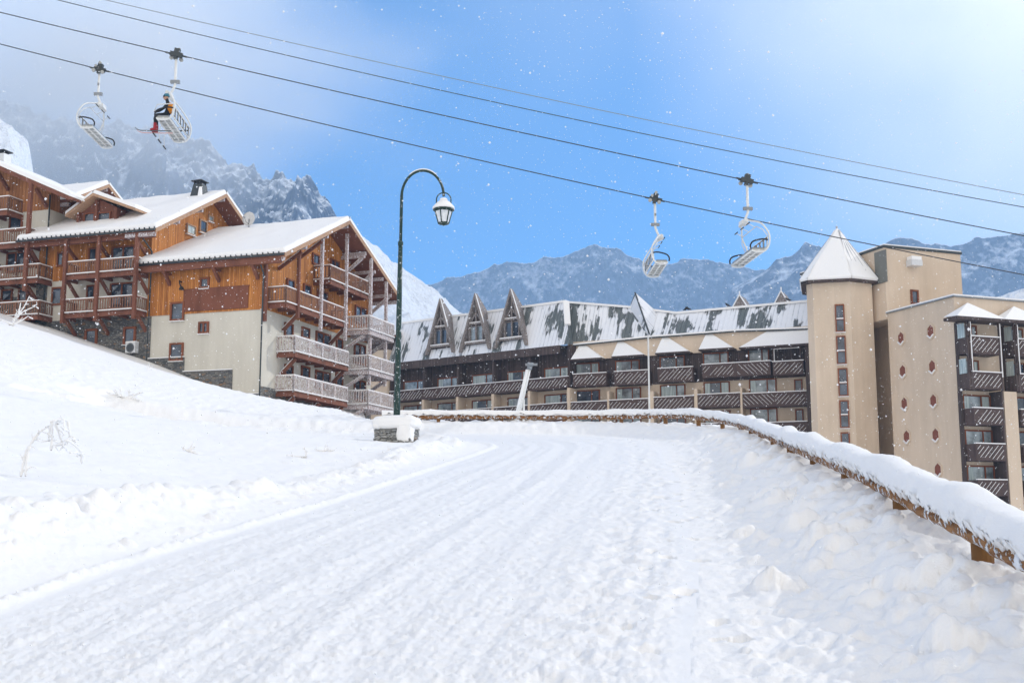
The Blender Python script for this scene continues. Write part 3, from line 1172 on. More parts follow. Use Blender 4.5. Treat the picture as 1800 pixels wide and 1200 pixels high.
for rect, mu in (((338, 385, 385, 440), ()), ((183, 515, 252, 610), ()), ((330, 618, 382, 678), (.5,)), ((178, 730, 247, 822), ())):
    win(A, ca, 'y', -.035 if rect[1] < 520 else 0, -1, (*z2(rect[0], rect[1]), *z2(rect[2], rect[3])), mu, .13)
p, q = A.on('y', -.04, *z2(252, 452)), A.on('y', -.04, *z2(588, 550))
pn = MB().box((p.x, -.12, q.z + .1), (q.x, -.033, p.z - .0))
pn.box((p.x - .06, -.13, p.z), (q.x + .06, -.032, p.z + .07))
obj('wall_panel', pn, M_SIGN, ca)
# gooseneck bracket lamp on the cladding
p = A.on('y', -.3, *z2(225, 430))
lm = MB()
lm.tube([(p.x, -.03, p.z + .35), (p.x + .05, -.35, p.z + .40), (p.x + .2, -.55, p.z + .15), (p.x + .35, -.6, p.z - .1)], .05, 8)
lm.lathe((p.x + .4, -.6, p.z - .32), [(.20, 0), (.16, .12), (.06, .24)], 12)
obj('wall_lamp', lm, M_BLACK, ca)
# eave corbels
for X in (160, 420, 625):
    p = A.on('y', -.5, *z2(X, 330))
    brace(ca, (p.x, -.02, ZE0 - 1.25), (p.x, -.86, ZE0 - .42), M_BEAM, .2, .22, 'corbel', False)
    obj('corbel_beam', MB().box((p.x - .12, -.95, ZE0 - .55), (p.x + .12, -.03, ZE0 - .421)), M_BEAM, ca)
# gable windows
for (X0, Y0, X1, Y1, mu) in ((790, 385, 828, 450, ()), (878, 412, 916, 490, ()), (950, 443, 1002, 560, (.5,)), (925, 250, 960, 325, ()), (1020, 280, 1065, 360, (.5,)),
                             (1150, 525, 1207, 640, (.5,))):
    win(A, ca, 'x', .034, 1, (*z2(X0, Y0), *z2(X1, Y1)), mu, .12, sill=False)
for (X0, Y0, X1, Y1, mu) in ((778, 617, 820, 705, ()), (868, 640, 908, 712, ()), (943, 662, 1018, 775, (.5,)), (1050, 697, 1083, 770, ()),
                             (778, 838, 820, 910, ()), (866, 845, 908, 920, ()), (940, 868, 1015, 985, (.5,)), (1047, 880, 1083, 965, ()),
                             (1145, 725, 1203, 850, (.5,)), (1145, 915, 1203, 1040, (.5,))):
    win(A, ca, 'x', 0, 1, (*z2(X0, Y0), *z2(X1, Y1)), mu, .13, sill=False)
# balconies on the gable
balcony(ca, [(.06, 2.2), (1.4, 2.2), (1.4, 10.75), (.06, 10.75)], .42, 1.5, M_RAILF, M_BEAM)
balcony(ca, [(.06, 2.2), (1.4, 2.2), (1.4, 10.75), (.06, 10.75)], 3.2, 4.3, M_RAILF, M_BEAM)
balcony(ca, [(.06, .75), (1.4, .75), (1.4, 10.45), (.06, 10.45)], 6.5, 7.6, M_RAILW, M_BEAM)
balcony(ca, [(.06, 7.4), (1.4, 7.4), (1.4, 14.05), (.06, 14.05)], 9.42, 10.5, M_RAILW, M_BEAM)
for zf, mt in ((.4, M_RAILF), (3.15, M_RAILF), (6.3, M_RAILF)):
    balcony(ca, [(.06, 12.35), (2.4, 12.35), (2.4, 17.1), (.06, 17.1)], zf, zf + 1.08, mt, M_BEAMF, w=.12)
# posts and braces of the gable frame
for (x, y, z0, z1, mt) in ((1.5, 2.35, 5.6, rz(2.35) - .05, M_BEAM), (1.5, 5.9, 5.2, rz(5.9) - .05, M_BEAMF), (1.5, 10.0, 5.1, rz(10.0) - .05, M_BEAMF),
                           (2.1, 13.2, 2.0, rz(13.2) - .05, M_BEAMF), (2.1, 16.2, 2.2, rz(16.2) - .05, M_BEAMF)):
    post(ca, x, y, z0, z1, mt, .22)
post(ca, .12, .12, 5.1, rz(.1) - .2, M_BEAM, .26)
for y, z in ((2.7, 0.0), (2.7, 2.75), (10.3, 2.75), (10.3, 0.0), (6.5, -.05), (2.9, 6.0), (10.2, 6.0)):
    brace(ca, (.06, y, z - 1.15), (1.25, y, z - .02), M_BEAM, .18, .22)
for y, z in ((12.5, .0), (12.5, 2.7), (12.5, 5.85), (16.6, 2.7), (16.6, 5.85)):
    brace(ca, (.06, y, z - 1.15), (2.0, y, z - .02), M_BEAMF, .16, .2)
for y in (12.0, 14.0, 17.2):
    brace(ca, (.06, y, rz(y) - 2.2), (1.9, y, rz(y) - .75), M_BEAMF, .18, .2)
    obj('tie_beam', MB().beam((0.04, y, rz(y) - .62), (2.1, y, rz(y) - .62), .2, .24), M_BEAMF, ca)
for y in (2.0, 5.0):
    brace(ca, (.06, y, rz(y) - 1.6), (1.9, y, rz(y) - .45), M_BEAM, .18, .2)
# rainwater pipe at the corner
dp = MB().tube([(.1, -.95, ZE0 - .02), (.1, -.5, ZE0 - .45), (.08, -.12, ZE0 - .9), (.08, -.12, -.4)], .055, 8)
obj('downpipe', dp, M_DGREY, ca)
dish_p = A.on('y', 7.6, 437, 392)
ds = empty('satellite_dish', A.M @ Matrix.Translation((dish_p.x, 7.6, rz(7.6) + .55)), label='white satellite dish standing on the snowy ridge of the nearest chalet', category='satellite dish')
mb = MB().lathe((0, 0, .75), [(.02, .16), (.22, .12), (.40, .05), (.55, .0), (.56, -.02), (.40, .02), (.02, .12)], 20, 'y')
obj('reflector', mb, M_PALE, ds, smooth=True)
mb = MB().tube([(0, .05, -.35), (0, .05, .75)], .045, 8)
obj('mast', mb, M_GREY, ds)
mb = MB().tube([(0, .1, .3), (0, -.4, .42), (0, -.62, .7)], .025, 6).lathe((0, -.66, .72), [(.05, -.08), (.06, .08)], 8, 'y')
obj('feed_arm', mb, M_GREY, ds)

# ------------------------------------------------------------------ middle chalet
B = Frame(at(258, 632, 85.0), -18.2)
cb = empty('wooden_chalet', B.M, label='middle wooden chalet with a small roof dormer and a stone chimney cap', category='chalet', group='snow-roofed wooden chalets on the hillside')
z1 = lambda X, Y: (X / 2.667, 230 + Y / 2.667)
ev = B.on('y', -1.8, 277, 399)
BZ0 = ev.z - .3
ap = B.on('x', 1.5, 390, 346)
BYR, BZR = 7.2, ap.z + (7.2 - ap.y) * .3
BYE1 = 16.3
BZ1 = BZ0 + .2
BL = 9.9
brz = lambda y: BZ0 + (BZR - BZ0) * (y + 1.8) / (BYR + 1.8) if y < BYR else BZR + (BZ1 - BZR) * (y - BYR) / (BYE1 - BYR)
ZB1 = B.on('y', 0, *z1(200, 710)).z
ZB0 = B.on('y', 0, *z1(250, 892)).z
obj('wall', MB().box((-BL, 0, ZB0), (-.02, 15, ZB1)), M_CREAM, cb)
cl = MB()
cl.prism([(-BL, y, z) for y, z in ((-.03, ZB1 + .002), (-.03, brz(0) - .02), (BYR, brz(BYR) - .02), (15.0, brz(15.0) - .02), (15.0, ZB1 + .002))], (BL, 0, 0))
obj('cladding', cl, M_CLAD, cb)
obj('stone_base', MB().box((-BL - .05, -.06, -4), (-.0, 15, ZB0 - .002)).box((-BL - .06, -.07, -4), (-BL + .9, -.001, ZB1 + .01)), M_STONE, cb)
gable_roof_x(cb, -BL - .6, 1.5, -1.8, BYR, BYE1, BZ0, BZR, BZ1, seed=8, nu=50)
obj('eave_beam', MB().box((-BL, -1.5, BZ0 - .30), (1.2, -1.25, BZ0 + .06)), M_BEAM, cb)
for (X0, Y0, X1, Y1, mu) in ((272, 570, 300, 635, ()), (420, 550, 456, 620, ()), (528, 545, 632, 650, (.5,))):
    win(B, cb, 'y', -.034, -1, (*z1(X0, Y0), *z1(X1, Y1)), mu, .12, sill=False)
for (X0, Y0, X1, Y1, mu) in ((247, 735, 292, 816, ()), (410, 725, 446, 800, ()), (520, 716, 626, 830, (.5,))):
    win(B, cb, 'y', 0, -1, (*z1(X0, Y0), *z1(X1, Y1)), mu, .12, sill=False)
for (X0, Y0, X1, Y1) in ((402, 930, 456, 1010), (583, 920, 637, 1000)):
    win(B, cb, 'y', -.062, -1, (*z1(X0, Y0), *z1(X1, Y1)), (), .16)
for (X0, Y0, X1, Y1, gm) in ((873, 432, 913, 497, M_CURT), (934, 412, 966, 487, M_GLASS), (974, 393, 996, 432, M_CURT)):
    win(B, cb, 'x', .005, 1, (*z1(X0, Y0), *z1(X1, Y1)), (), .1, M_FASCIA, gm)
BY = -1.5
bx0, bx1 = B.on('y', BY, 115, 459).x, B.on('y', BY, 240, 454).x
for v_r, v_f in ((456.5, 481), (523, 549)):
    zr_, zf_ = B.on('y', BY, 178, v_r).z, B.on('y', BY, 178, v_f).z
    balcony(cb, [(bx0, -.06), (bx0, BY), (bx1, BY), (bx1, -.06)], zf_ + .1, zr_, M_RAILW, M_BEAM)
zlow = B.on('y', BY, 172, 560).z
for u in (114.5, 172, 239):
    x = B.on('y', BY - .12, u, 480).x
    post(cb, x, BY - .14, zlow - .2, BZ0 + .02, M_BEAM, .24)
    for zz in (B.on('y', BY, 178, 486).z, B.on('y', BY, 178, 553).z):
        brace(cb, (x, -.05, zz - 1.2), (x, BY + .1, zz - .05), M_BEAM, .18, .22, snow=False)
    brace(cb, (x - .3, -.05, BZ0 - 1.2), (x - .3, BY + .1, BZ0 - .3), M_BEAM, .18, .22, snow=False)
obj('downpipe', MB().tube([(.12, -1.6, BZ0 - .1), (.12, -.15, BZ0 - 1.0), (.12, -.15, -1.5)], .06, 8), M_DGREY, cb)
# dormer riding on the front slope
dy = -.2
da, dl_, dr_ = B.on('y', dy, *z1(435, 300)), B.on('y', dy, *z1(306, 385)), B.on('y', dy, *z1(630, 388))
wl_, wr_ = B.on('y', dy + .9, *z1(372, 430)).x, B.on('y', dy + .9, *z1(545, 430)).x
zb = brz(dy + .9) + .1
dm = MB()
ya = dy + .9
top = lambda x: da.z - .12 - (abs(x - da.x)) * (da.z - (dl_.z + dr_.z) / 2) / ((dr_.x - dl_.x) / 2)
dm.prism([(wl_, ya, zb), (wl_, ya, top(wl_)), (da.x, ya, da.z - .12), (wr_, ya, top(wr_)), (wr_, ya, zb)], (0, 5, 0))
dob = obj('dormer', dm, M_BEAM, cb)
dk, sn = MB(), MB()
for (p, sgn) in ((dl_, -1), (dr_, 1)):
    zz = (dl_.z + dr_.z) / 2
    px = p.x
    dk.prism([(px, dy, zz), (da.x, dy, da.z - .05), (da.x, dy, da.z + .15), (px, dy, zz + .18)], (0, 6.0, 0))
    c = [(px, dy - .02, zz + .18), (da.x, dy - .02, da.z + .15), (da.x, dy + 6, da.z + .15), (px, dy + 6, zz + .18)]
    if sgn > 0:
        c = [c[1], c[0], c[3], c[2]]
    snow_sheet(sn, *c, .26, (1, sgn > 0, 0, sgn < 0), 14, 14, 5)
obj('dormer_roof', dk, M_FASCIA, dob)
obj('dormer_snow', sn, M_ROOFSNOW, dob, recalc=False)
for (X0, Y0, X1, Y1) in ((398, 388, 446, 432), (462, 385, 520, 432)):
    win(B, dob, 'y', ya - .004, -1, (*z1(X0, Y0), *z1(X1, Y1)), (), .09, sill=False)
dpst = MB()
for X in (372, 455, 548):
    x = B.on('y', ya - .1, *z1(X, 410)).x
    dpst.box((x - .1, ya - .3, zb - .3), (x + .1, ya - .02, top(x) - .03))
obj('dormer_post', dpst, M_BEAM, dob)
# chimney near the ridge
cp = B.on('y', 6.2, 351, 340)
ch = empty('chimney', None)
ch.parent = cb
ch.location = (cp.x, 6.2, brz(6.2) + .2)
obj('shaft', MB().poly([(-.62, -.55, -.3), (.62, -.55, -.3), (.62, .55, -.3), (-.62, .55, -.3), (-.38, -.36, 1.15), (.38, -.36, 1.15), (.38, .36, 1.15), (-.38, .36, 1.15)],
    [(0, 3, 2, 1), (4, 5, 6, 7), (0, 1, 5, 4), (1, 2, 6, 5), (2, 3, 7, 6), (3, 0, 4, 7)]), M_DGREY, ch)
mb = MB()
for sx in (-.3, .3):
    for sy in (-.28, .28):
        mb.box((sx - .05, sy - .05, 1.151), (sx + .05, sy + .05, 1.38))
mb.lathe((0, 0, 1.38), [(.72, 0), (.70, .06), (.2, .22), (.05, .24)], 4)
obj('cowl', mb, M_BLACK, ch)
mb = MB()
snow_sheet(mb, (.16, -.56, -.1), (.66, -.56, -.1), (.42, -.38, .9), (.2, -.38, .9), .12, (1, 1, 1, 1), 8, 8, 2)
obj('chimney_snow', mb, M_ROOFSNOW, ch, recalc=False)
# air conditioner on the stone base
p = B.on('y', -.5, *z1(587, 1040))
q = B.on('y', -.5, *z1(635, 992))
ac = empty('air_conditioner', B.M @ Matrix.Translation(((p.x + q.x) / 2, -.3, p.z)), label='white air conditioner box below the stone wall window of the middle chalet', category='air conditioner')
w_, h_ = (q.x - p.x) / 2, q.z - p.z
mb = MB().box((-w_, -.22, 0), (w_, .2, h_)).box((-w_ - .02, -.24, h_), (w_ + .02, .22, h_ + .03))
obj('housing', mb, M_PALE, ac)
mb = MB()
for k in range(6):
    mb.lathe((-.0, -.235, h_ / 2), [(.07 + .05 * k, -.004), (.07 + .05 * k, .004), (.09 + .05 * k, .004), (.09 + .05 * k, -.004)], 20, 'y')
obj('fan_guard', mb, M_GREY, ac)
obj('cap_snow', MB().box((-w_, -.22, h_ + .03), (w_, .2, h_ + .12)), M_FROST, ac)

# ------------------------------------------------------------------ left chalet, partly out of frame
Cc = Frame(at(72, 577, 88.0), -18.2)
cc = empty('wooden_chalet', Cc.M, label='left chalet cut by the frame edge with a front gable and weathered boards', category='chalet', group='snow-roofed wooden chalets on the hillside')
ra, rb = Cc.on('y', -1.6, 0, 297), Cc.on('y', -1.6, 122, 350)
sl = (ra.z - rb.z) / (rb.x - ra.x)
CXR, CW = -11.0, 24.0
czr = rb.z + sl * (rb.x - CXR)
ctop = lambda x: czr - sl * abs(x - CXR)
x_r = rb.x
x_l = 2 * CXR - x_r
Zc1 = Cc.on('y', 0, *z1(85, 383)).z
Zc0 = Cc.on('y', 0, 30, 522).z
xw = Cc.on('y', 0, 88, 370).x
obj('wall', MB().box((2 * CXR - xw, 0, Zc0), (xw - .02, 10, Zc1)), M_CREAM, cc)
obj('cladding', MB().prism([(2 * CXR - xw, -.03, Zc1 + .002), (xw, -.03, Zc1 + .002), (xw, -.03, ctop(xw) - .05), (CXR, -.03, czr - .05), (2 * CXR - xw, -.03, ctop(xw) - .05)], (0, 10, 0)), M_CLAD2, cc)
obj('stone_base', MB().box((2 * CXR - xw - .02, -.06, -5), (xw + .02, 10, Zc0 - .002)), M_STONE, cc)
dk, fas, sn = MB(), [], MB()
for xe, sg in ((x_r, 1), (x_l, -1)):
    dk.prism([(xe, -1.6, rb.z), (CXR, -1.6, czr), (CXR, -1.6, czr + .24), (xe, -1.6, rb.z + .24)], (0, 13, 0))
    fas.append(MB().prism([(xe, -1.66, rb.z - .1), (CXR, -1.66, czr - .1), (CXR, -1.66, czr + .26), (xe, -1.66, rb.z + .26)], (0, .055, 0)))
    c = [(CXR, -1.7, czr + .24), (xe, -1.7, rb.z + .24), (xe, 11.4, rb.z + .24), (CXR, 11.4, czr + .24)]
    snow_sheet(sn, *(c if sg > 0 else [c[1], c[0], c[3], c[2]]), .3, (1, sg > 0, 0, sg < 0), 40, 20, 12)
rf = obj('roof', dk, M_BEAM, cc)
for fa in fas:
    obj('fascia', fa, M_BEAM, rf)
obj('roof_snow', sn, M_ROOFSNOW, rf, recalc=False)
# rear wing with its own gable facing the lit side
gx = 1.1
g0, ga, g1 = Cc.on('x', gx, 124, 349), Cc.on('x', gx, 191, 323), Cc.on('x', gx, 219, 358)
wx = Cc.on('x', -.2, 90, 380).x
obj('cladding', MB().prism([(-14, y, z) for y, z in ((g0.y + .8, -2), (g0.y + .8, g0.z + .2), (ga.y, ga.z - .1), (g1.y + 1, g1.z - .3), (g1.y + 1, -2))], (13.9, 0, 0)), M_CLAD, cc)
sl2 = (ga.z - g0.z) / (ga.y - g0.y)
gable_roof_x(cc, -16, gx, g0.y, ga.y, 2 * ga.y - g0.y, g0.z - .24, ga.z - .24, g0.z - .24, t=.22, snow=.3, seed=20, skip_gutter=True)
# windows and balconies of the front
for (X0, Y0, X1, Y1, mu) in ((48, 403, 106, 470, ()), (36, 572, 118, 660, (.5,)), (134, 582, 160, 640, ())):
    win(Cc, cc, 'y', 0, -1, (*z1(X0, Y0), *z1(X1, Y1)), mu, .13, sill=False)
for (X0, Y0, X1, Y1) in ((10, 745, 60, 800), (90, 740, 130, 800)):
    win(Cc, cc, 'y', -.062, -1, (*z1(X0, Y0), *z1(X1, Y1)), (), .12, sill=False)
CYB = -1.5
for (ur, vr, vf) in ((49, 402, 429), (69, 467, 493), (69, 531, 557)):
    xr_ = Cc.on('y', CYB, ur, vr).x
    zr_, zf_ = Cc.on('y', CYB, 30, vr).z, Cc.on('y', CYB, 30, vf).z
    balcony(cc, [(-9.5, -.06), (-9.5, CYB), (xr_, CYB), (xr_, -.06)], zf_ + .1, zr_, M_RAILW, M_BEAM)
p = Cc.on('y', CYB, 14, 372)
balcony(cc, [(-9.5, -.06), (-9.5, CYB), (p.x, CYB), (p.x, -.06)], Cc.on('y', CYB, 5, 370).z, Cc.on('y', CYB, 5, 346).z, M_RAILW, M_BEAM)
xpo = Cc.on('y', CYB - .14, 49, 420).x
post(cc, xpo, CYB - .14, Cc.on('y', CYB, 49, 512).z, ctop(xpo) - .05, M_BEAM, .26)
post(cc, xpo - 3.6, CYB - .14, Cc.on('y', CYB, 49, 512).z, ctop(xpo - 3.6) - .05, M_BEAM, .26)
for zz in (435, 500, 563):
    z_ = Cc.on('y', CYB, 49, zz).z
    for xx in (xpo, xpo - 3.6, -.6):
        brace(cc, (xx, -.07, z_ - 1.2), (xx, CYB + .1, z_ - .05), M_BEAM, .18, .22, snow=False)
obj('downpipe', MB().tube([(xw + .1, -.2, ctop(xw) - .4), (xw + .1, -.2, 2)], .06, 8), M_DGREY, cc)
for X in (25, 210):
    p = Cc.on('y', -.4, *z1(X, 260))
    brace(cc, (p.x, -.05, ctop(p.x) - 1.4), (p.x, -1.3, ctop(p.x) - .3), M_BEAM, .2, .24, 'corbel', False)
cp = Cc.on('y', 3, 4, 288)
ch = empty('chimney')
ch.parent = cc
ch.location = (cp.x, 3, ctop(cp.x) + .1)
obj('shaft', MB().poly([(-.6, -.5, -.5), (.6, -.5, -.5), (.6, .5, -.5), (-.6, .5, -.5), (-.45, -.4, 1.0), (.45, -.4, 1.0), (.45, .4, 1.0), (-.45, .4, 1.0)],
    [(0, 3, 2, 1), (4, 5, 6, 7), (0, 1, 5, 4), (1, 2, 6, 5), (2, 3, 7, 6), (3, 0, 4, 7)]), M_PALE, ch)
mb = MB().box((-.3, -.3, 1.001), (.3, .3, 1.2)).lathe((0, 0, 1.2), [(.8, 0), (.75, .08), (.1, .16)], 4)
obj('cowl', mb, M_BLACK, ch)
# ------------------------------------------------------------------ long hotel below the road
RH = random.Random(4)
_c = at(1000, 740, 116)
HL = Frame((_c.x, _c.y, 0), -36.9)
HC = Frame((_c.x, _c.y, 0), -25.0)
hotel = empty('hotel_building', Matrix.Translation(HL.o), label='long angled hotel with snow-streaked metal roof, three pointed dormers and rows of dark balconies', category='hotel')


def wing(name, fr):
    e = empty(name)
    e.parent = hotel
    e.rotation_euler = (0, 0, fr.h)
    return e


wl, wc = wing('long_wing', HL), wing('angled_wing', HC)
YB = -1.3


def diag(par, x0, x1, z0, z1, y, flip=False, step=.40, w=.024, axis_x=True, mat=None):
    """snow caught on the diagonal slats of a balcony front"""
    mb = MB()
    h = z1 - z0
    k = x0 - h
    while k < x1:
        a, b = k, k + h
        za, zb = z0, z1
        if a < x0:
            za, a = z0 + (x0 - a), x0
        if b > x1:
            zb, b = z1 - (b - x1), x1
        if b - a > .12 and RH.random() > .07:
            f0, f1 = RH.uniform(0, .2), RH.uniform(.75, 1)
            a, b, za, zb = a + (b - a) * f0, a + (b - a) * f1, za + (zb - za) * f0, za + (zb - za) * f1
            if flip:
                za, zb = z0 + z1 - za, z0 + z1 - zb
            mb.beam((a, y - .02, za), (b, y - .02, zb), .03, w, (0, 0, 1))
        k += step
    if mb.f:
        obj('slat_snow', mb, mat or M_FROST, par)


def hbalcony(par, x0, x1, z0, z1, flip=False, yb=YB, chevron=False, left_end=True, right_end=True):
    mb = MB().box((x0, yb, z0), (x1, yb + .09, z1))
    mb.box((x0, yb + .091, z0 - .02), (x1, -.02, z0 + .12))
    if left_end:
        mb.box((x0, yb + .092, z0 + .122), (x0 + .08, -.02, z1 - .003))
    if right_end:
        mb.box((x1 - .08, yb + .092, z0 + .122), (x1, -.02, z1 - .003))
    k = x0 + .1
    b = obj('balcony', mb, M_BALC, par)
    if chevron:
        m_ = (x0 + x1) / 2
        diag(b, x0 + .05, m_, z0 + .06, z1 - .08, yb, True)
        diag(b, m_, x1 - .05, z0 + .06, z1 - .08, yb, False)
    else:
        diag(b, x0 + .05, x1 - .05, z0 + .06, z1 - .08, yb, flip)
    obj('rail_snow', MB().box((x0 - .03, yb - .06, z1 + .002), (x1 + .03, yb + .14, z1 + .075)), M_FROST, b)
    return b


def hwindow(par, x0, x1, z0, z1, y=0.0):
    r = RH.random()
    cur = [(0, .22)] if r < .4 else [(0, .22), (.7, 1)] if r < .6 else [(0, .62)] if r < .75 else None
    gm = M_GLASS if RH.random() < .25 else M_GLASSL
    win_l(par, 'y', y, -1, x0, x1, z0, z1, (.66,), .11, M_FRAME, gm, sill=False, curtain=cur)


def zl(fr, u, v, y=YB):
    return fr.on('y', y, u, v).z


# --- long wing
zr1, zb1 = zl(HL, 955, 665), zl(HL, 955, 684.5)
zr2 = zl(HL, 955, 710.5)
FL = zr1 - zr2
zb2 = zr2 - (zr1 - zb1)
ze = zl(HL, 930, 613, -1.5)
bx = [HL.on('y', YB, u, 700).x for u in (683, 743, 803, 865.5, 929.5, 999)]
BASE = -6
XL = bx[0]
obj('dark_wall', MB().box((XL, 0, zb1), (0, 8, ze + .2)), M_DARKW, wl)
mb = MB().box((XL, 0, BASE), (-.02, 8, zb1 - .002))
obj('wall', mb, M_BEIGE, wl)
fins = MB()
for x in bx:
    fins.box((x - .14, YB + .1, BASE), (x + .14, -.002, zb1 - .02))
    fins.box((x - .15, YB + .02, BASE), (x + .15, YB + .098, zb1 - .02))
obj('fin', fins, M_BEIGE, wl)
df = MB()
for x in bx:
    df.box((x - .12, YB + .1, zb1 + .13), (x + .12, -.002, ze))
df.box((XL, YB - .2, ze - .75), (0, YB - .1, ze + .05))
df.box((XL, YB - .1, ze - .08), (0, -.003, ze + .04))
obj('dark_boards', df, M_DARKW, wl)
for i in range(5):
    x0, x1 = bx[i], bx[i + 1]
    w = x1 - x0
    hbalcony(wl, x0 + .02, x1 - .02, zb1, zr1, False, YB, False, False, False)
    hwindow(wl, x0 + w * .22, x0 + w * .84, zb1 + .15, zr1 + FL * .46)
    for k in range(3):
        d = FL * k
        hbalcony(wl, x0 + .17, x1 - .17, zb2 - d, zr2 - d, False, YB, False, False, False)
        hwindow(wl, x0 + w * .22, x0 + w * .86, zb2 + .15 - d, zr2 + FL * .42 - d)


def metal_face(mb, corners, u0=0.0):
    """a roof sheet with its own (along, up-slope) measure for the seams"""
    c = [Vector(p) for p in corners]
    ux = (c[1] - c[0])
    L = ux.length
    ux.normalize()
    n = ux.cross(c[-1] - c[0]).normalized()
    vy = n.cross(ux)
    mb.face(c, [(u0 + (p - c[0]).dot(ux), (p - c[0]).dot(vy)) for p in c])


# mansard roof of the long wing
YRG = .4
zrg = HL.on('y', YRG, 930, 539).z
er, rr = HL.on('y', -1.55, 1000, 605), HL.on('y', YRG, 995, 532)
el, rl = HL.on('y', -1.55, 681, 640), HL.on('y', YRG, 706, 566)
E0, E1 = (el.x, -1.55, ze + .05), (er.x, -1.55, ze + .05)
R0, R1 = (rl.x, YRG, zrg), (rr.x, YRG, zrg)
rf = MB()
metal_face(rf, [E0, E1, R1, R0])
rf.face([R0, R1, (R1[0], YRG + 5, zrg - 1), (R0[0], YRG + 5, zrg - 1)], [(0, 0)] * 4)
rf.face([E0, R0, (R0[0], YRG + 5, zrg - 1), (E0[0], YRG + 5, BASE)], [(0, 0)] * 4)
rfo = obj('roof', rf, M_METAL, wl, recalc=False)
rfo['snow_bias'] = .555
mb = MB()
mb.beam((R0[0], YRG + .1, zrg + .06), (R1[0], YRG + .1, zrg + .06), .45, .22)
obj('ridge_snow', mb, M_ROOFSNOW, rfo)
# timber A-frame dormers
for (au, av, fu0, fv0, fu1, fv1) in ((770.5, 524, 746, 624, 797, 619), (832, 515, 806, 617, 861, 615), (895, 507, 867, 612, 926, 607)):
    yd = -1.65
    a, f0, f1 = HL.on('y', yd, au, av), HL.on('y', yd, fu0, fv0), HL.on('y', yd, fu1, fv1)
    zf = (f0.z + f1.z) / 2
    xa, hw = (f0.x + f1.x) / 2, (f1.x - f0.x) / 2
    za = a.z
    e = empty('dormer')
    e.parent = wl
    e.location = (xa, yd, zf)
    H = za - zf
    sk, sl_ = MB(), MB()
    yk, zk = YRG + .3 - yd, zrg - zf + .05
    for sg in (-1, 1):
        fo, fi, ai, ao = (sg * hw, 0, 0), (sg * (hw - .28), 0, 0), (0, 0, H - .55), (0, 0, H)
        bk_ = (0, yk, zk)
        sk.prism([fo, ao, ai, fi], (0, .5, 0))
        sk.poly([(sg * hw, .5, 0), (0, .5, H - .03), bk_, (sg * (hw - .28), .5, 0), (0, .5, H - .58), (0, yk, zk - .5)], [(0, 1, 2), (3, 5, 4), (0, 2, 5, 3), (0, 3, 4, 1), (1, 4, 5, 2)])
    if 'M_GT' not in globals():
        M_GT = mat_wood('grey_timber', (.12, .095, .085), (.25, .21, .19), 0, True, .9, .09)
    obj('timber_frame', sk, M_GT, e)
    for sg in (-1, 1):
        n_ = Vector((sg * H, 0, hw)).normalized()
        p0, p1, p2 = Vector((sg * hw, .1, .1)), Vector((0, .1, H)), Vector((0, yk - .3, zk + .1))
        if sg < 0:
            sl_.poly([p0 + n_ * .06, p1 + n_ * .06, p2 + n_ * .06, p0, p1, p2], [(0, 1, 2), (3, 5, 4), (0, 3, 4, 1), (1, 4, 5, 2), (2, 5, 3, 0)])
        else:
            c0 = p0.lerp(p1, .45)
            sl_.poly([c0 + n_ * .05, p1 + n_ * .05, p2 + n_ * .05, c0, p1, p2], [(0, 1, 2), (3, 5, 4), (0, 3, 4, 1), (1, 4, 5, 2), (2, 5, 3, 0)])
    obj('dormer_snow', sl_, M_FROST, e)
    wv = lambda z: (hw - .30) * (1 - z / (H - .55))
    obj('front_wall', MB().prism([(-wv(.1), .55, .1), (wv(.1), .55, .1), (0, .55, H - .9)], (0, .8, 0)), M_DARKW, e)
    t_ = MB()
    for zz in (.75, 2.75):
        t_.box((-wv(zz), .2, zz), (wv(zz), .40, zz + .18))
    t_.box((-.07, .26, .932), (.07, .40, H - .8))
    t_.beam((-wv(2.9) * .9, .33, 2.95), (-.08, .33, 3.9), .12, .14)
    t_.beam((wv(2.9) * .9, .33, 2.95), (.08, .33, 3.9), .12, .14)
    for sg in (-1, 1):
        t_.beam((sg * wv(1.0) * .62, .33, .932), (sg * wv(1.0) * .62, .33, 2.74), .12, .12)
    obj('timber_brace', t_, M_GT, e)
    s_ = MB().box((-wv(.95) + .05, .15, .935), (wv(.95) - .05, .55, 1.05)).box((-wv(2.95), .2, 2.935), (wv(2.95), .5, 3.02))
    obj('sill_snow', s_, M_FROST, e)
    win_l(e, 'y', .55, -1, -wv(2.6) * .98, wv(2.6) * .98, 1.05, 2.65, (.5,), .09, M_GT, M_GLASSL if au > 800 and au < 860 else M_GLASS, sill=False)

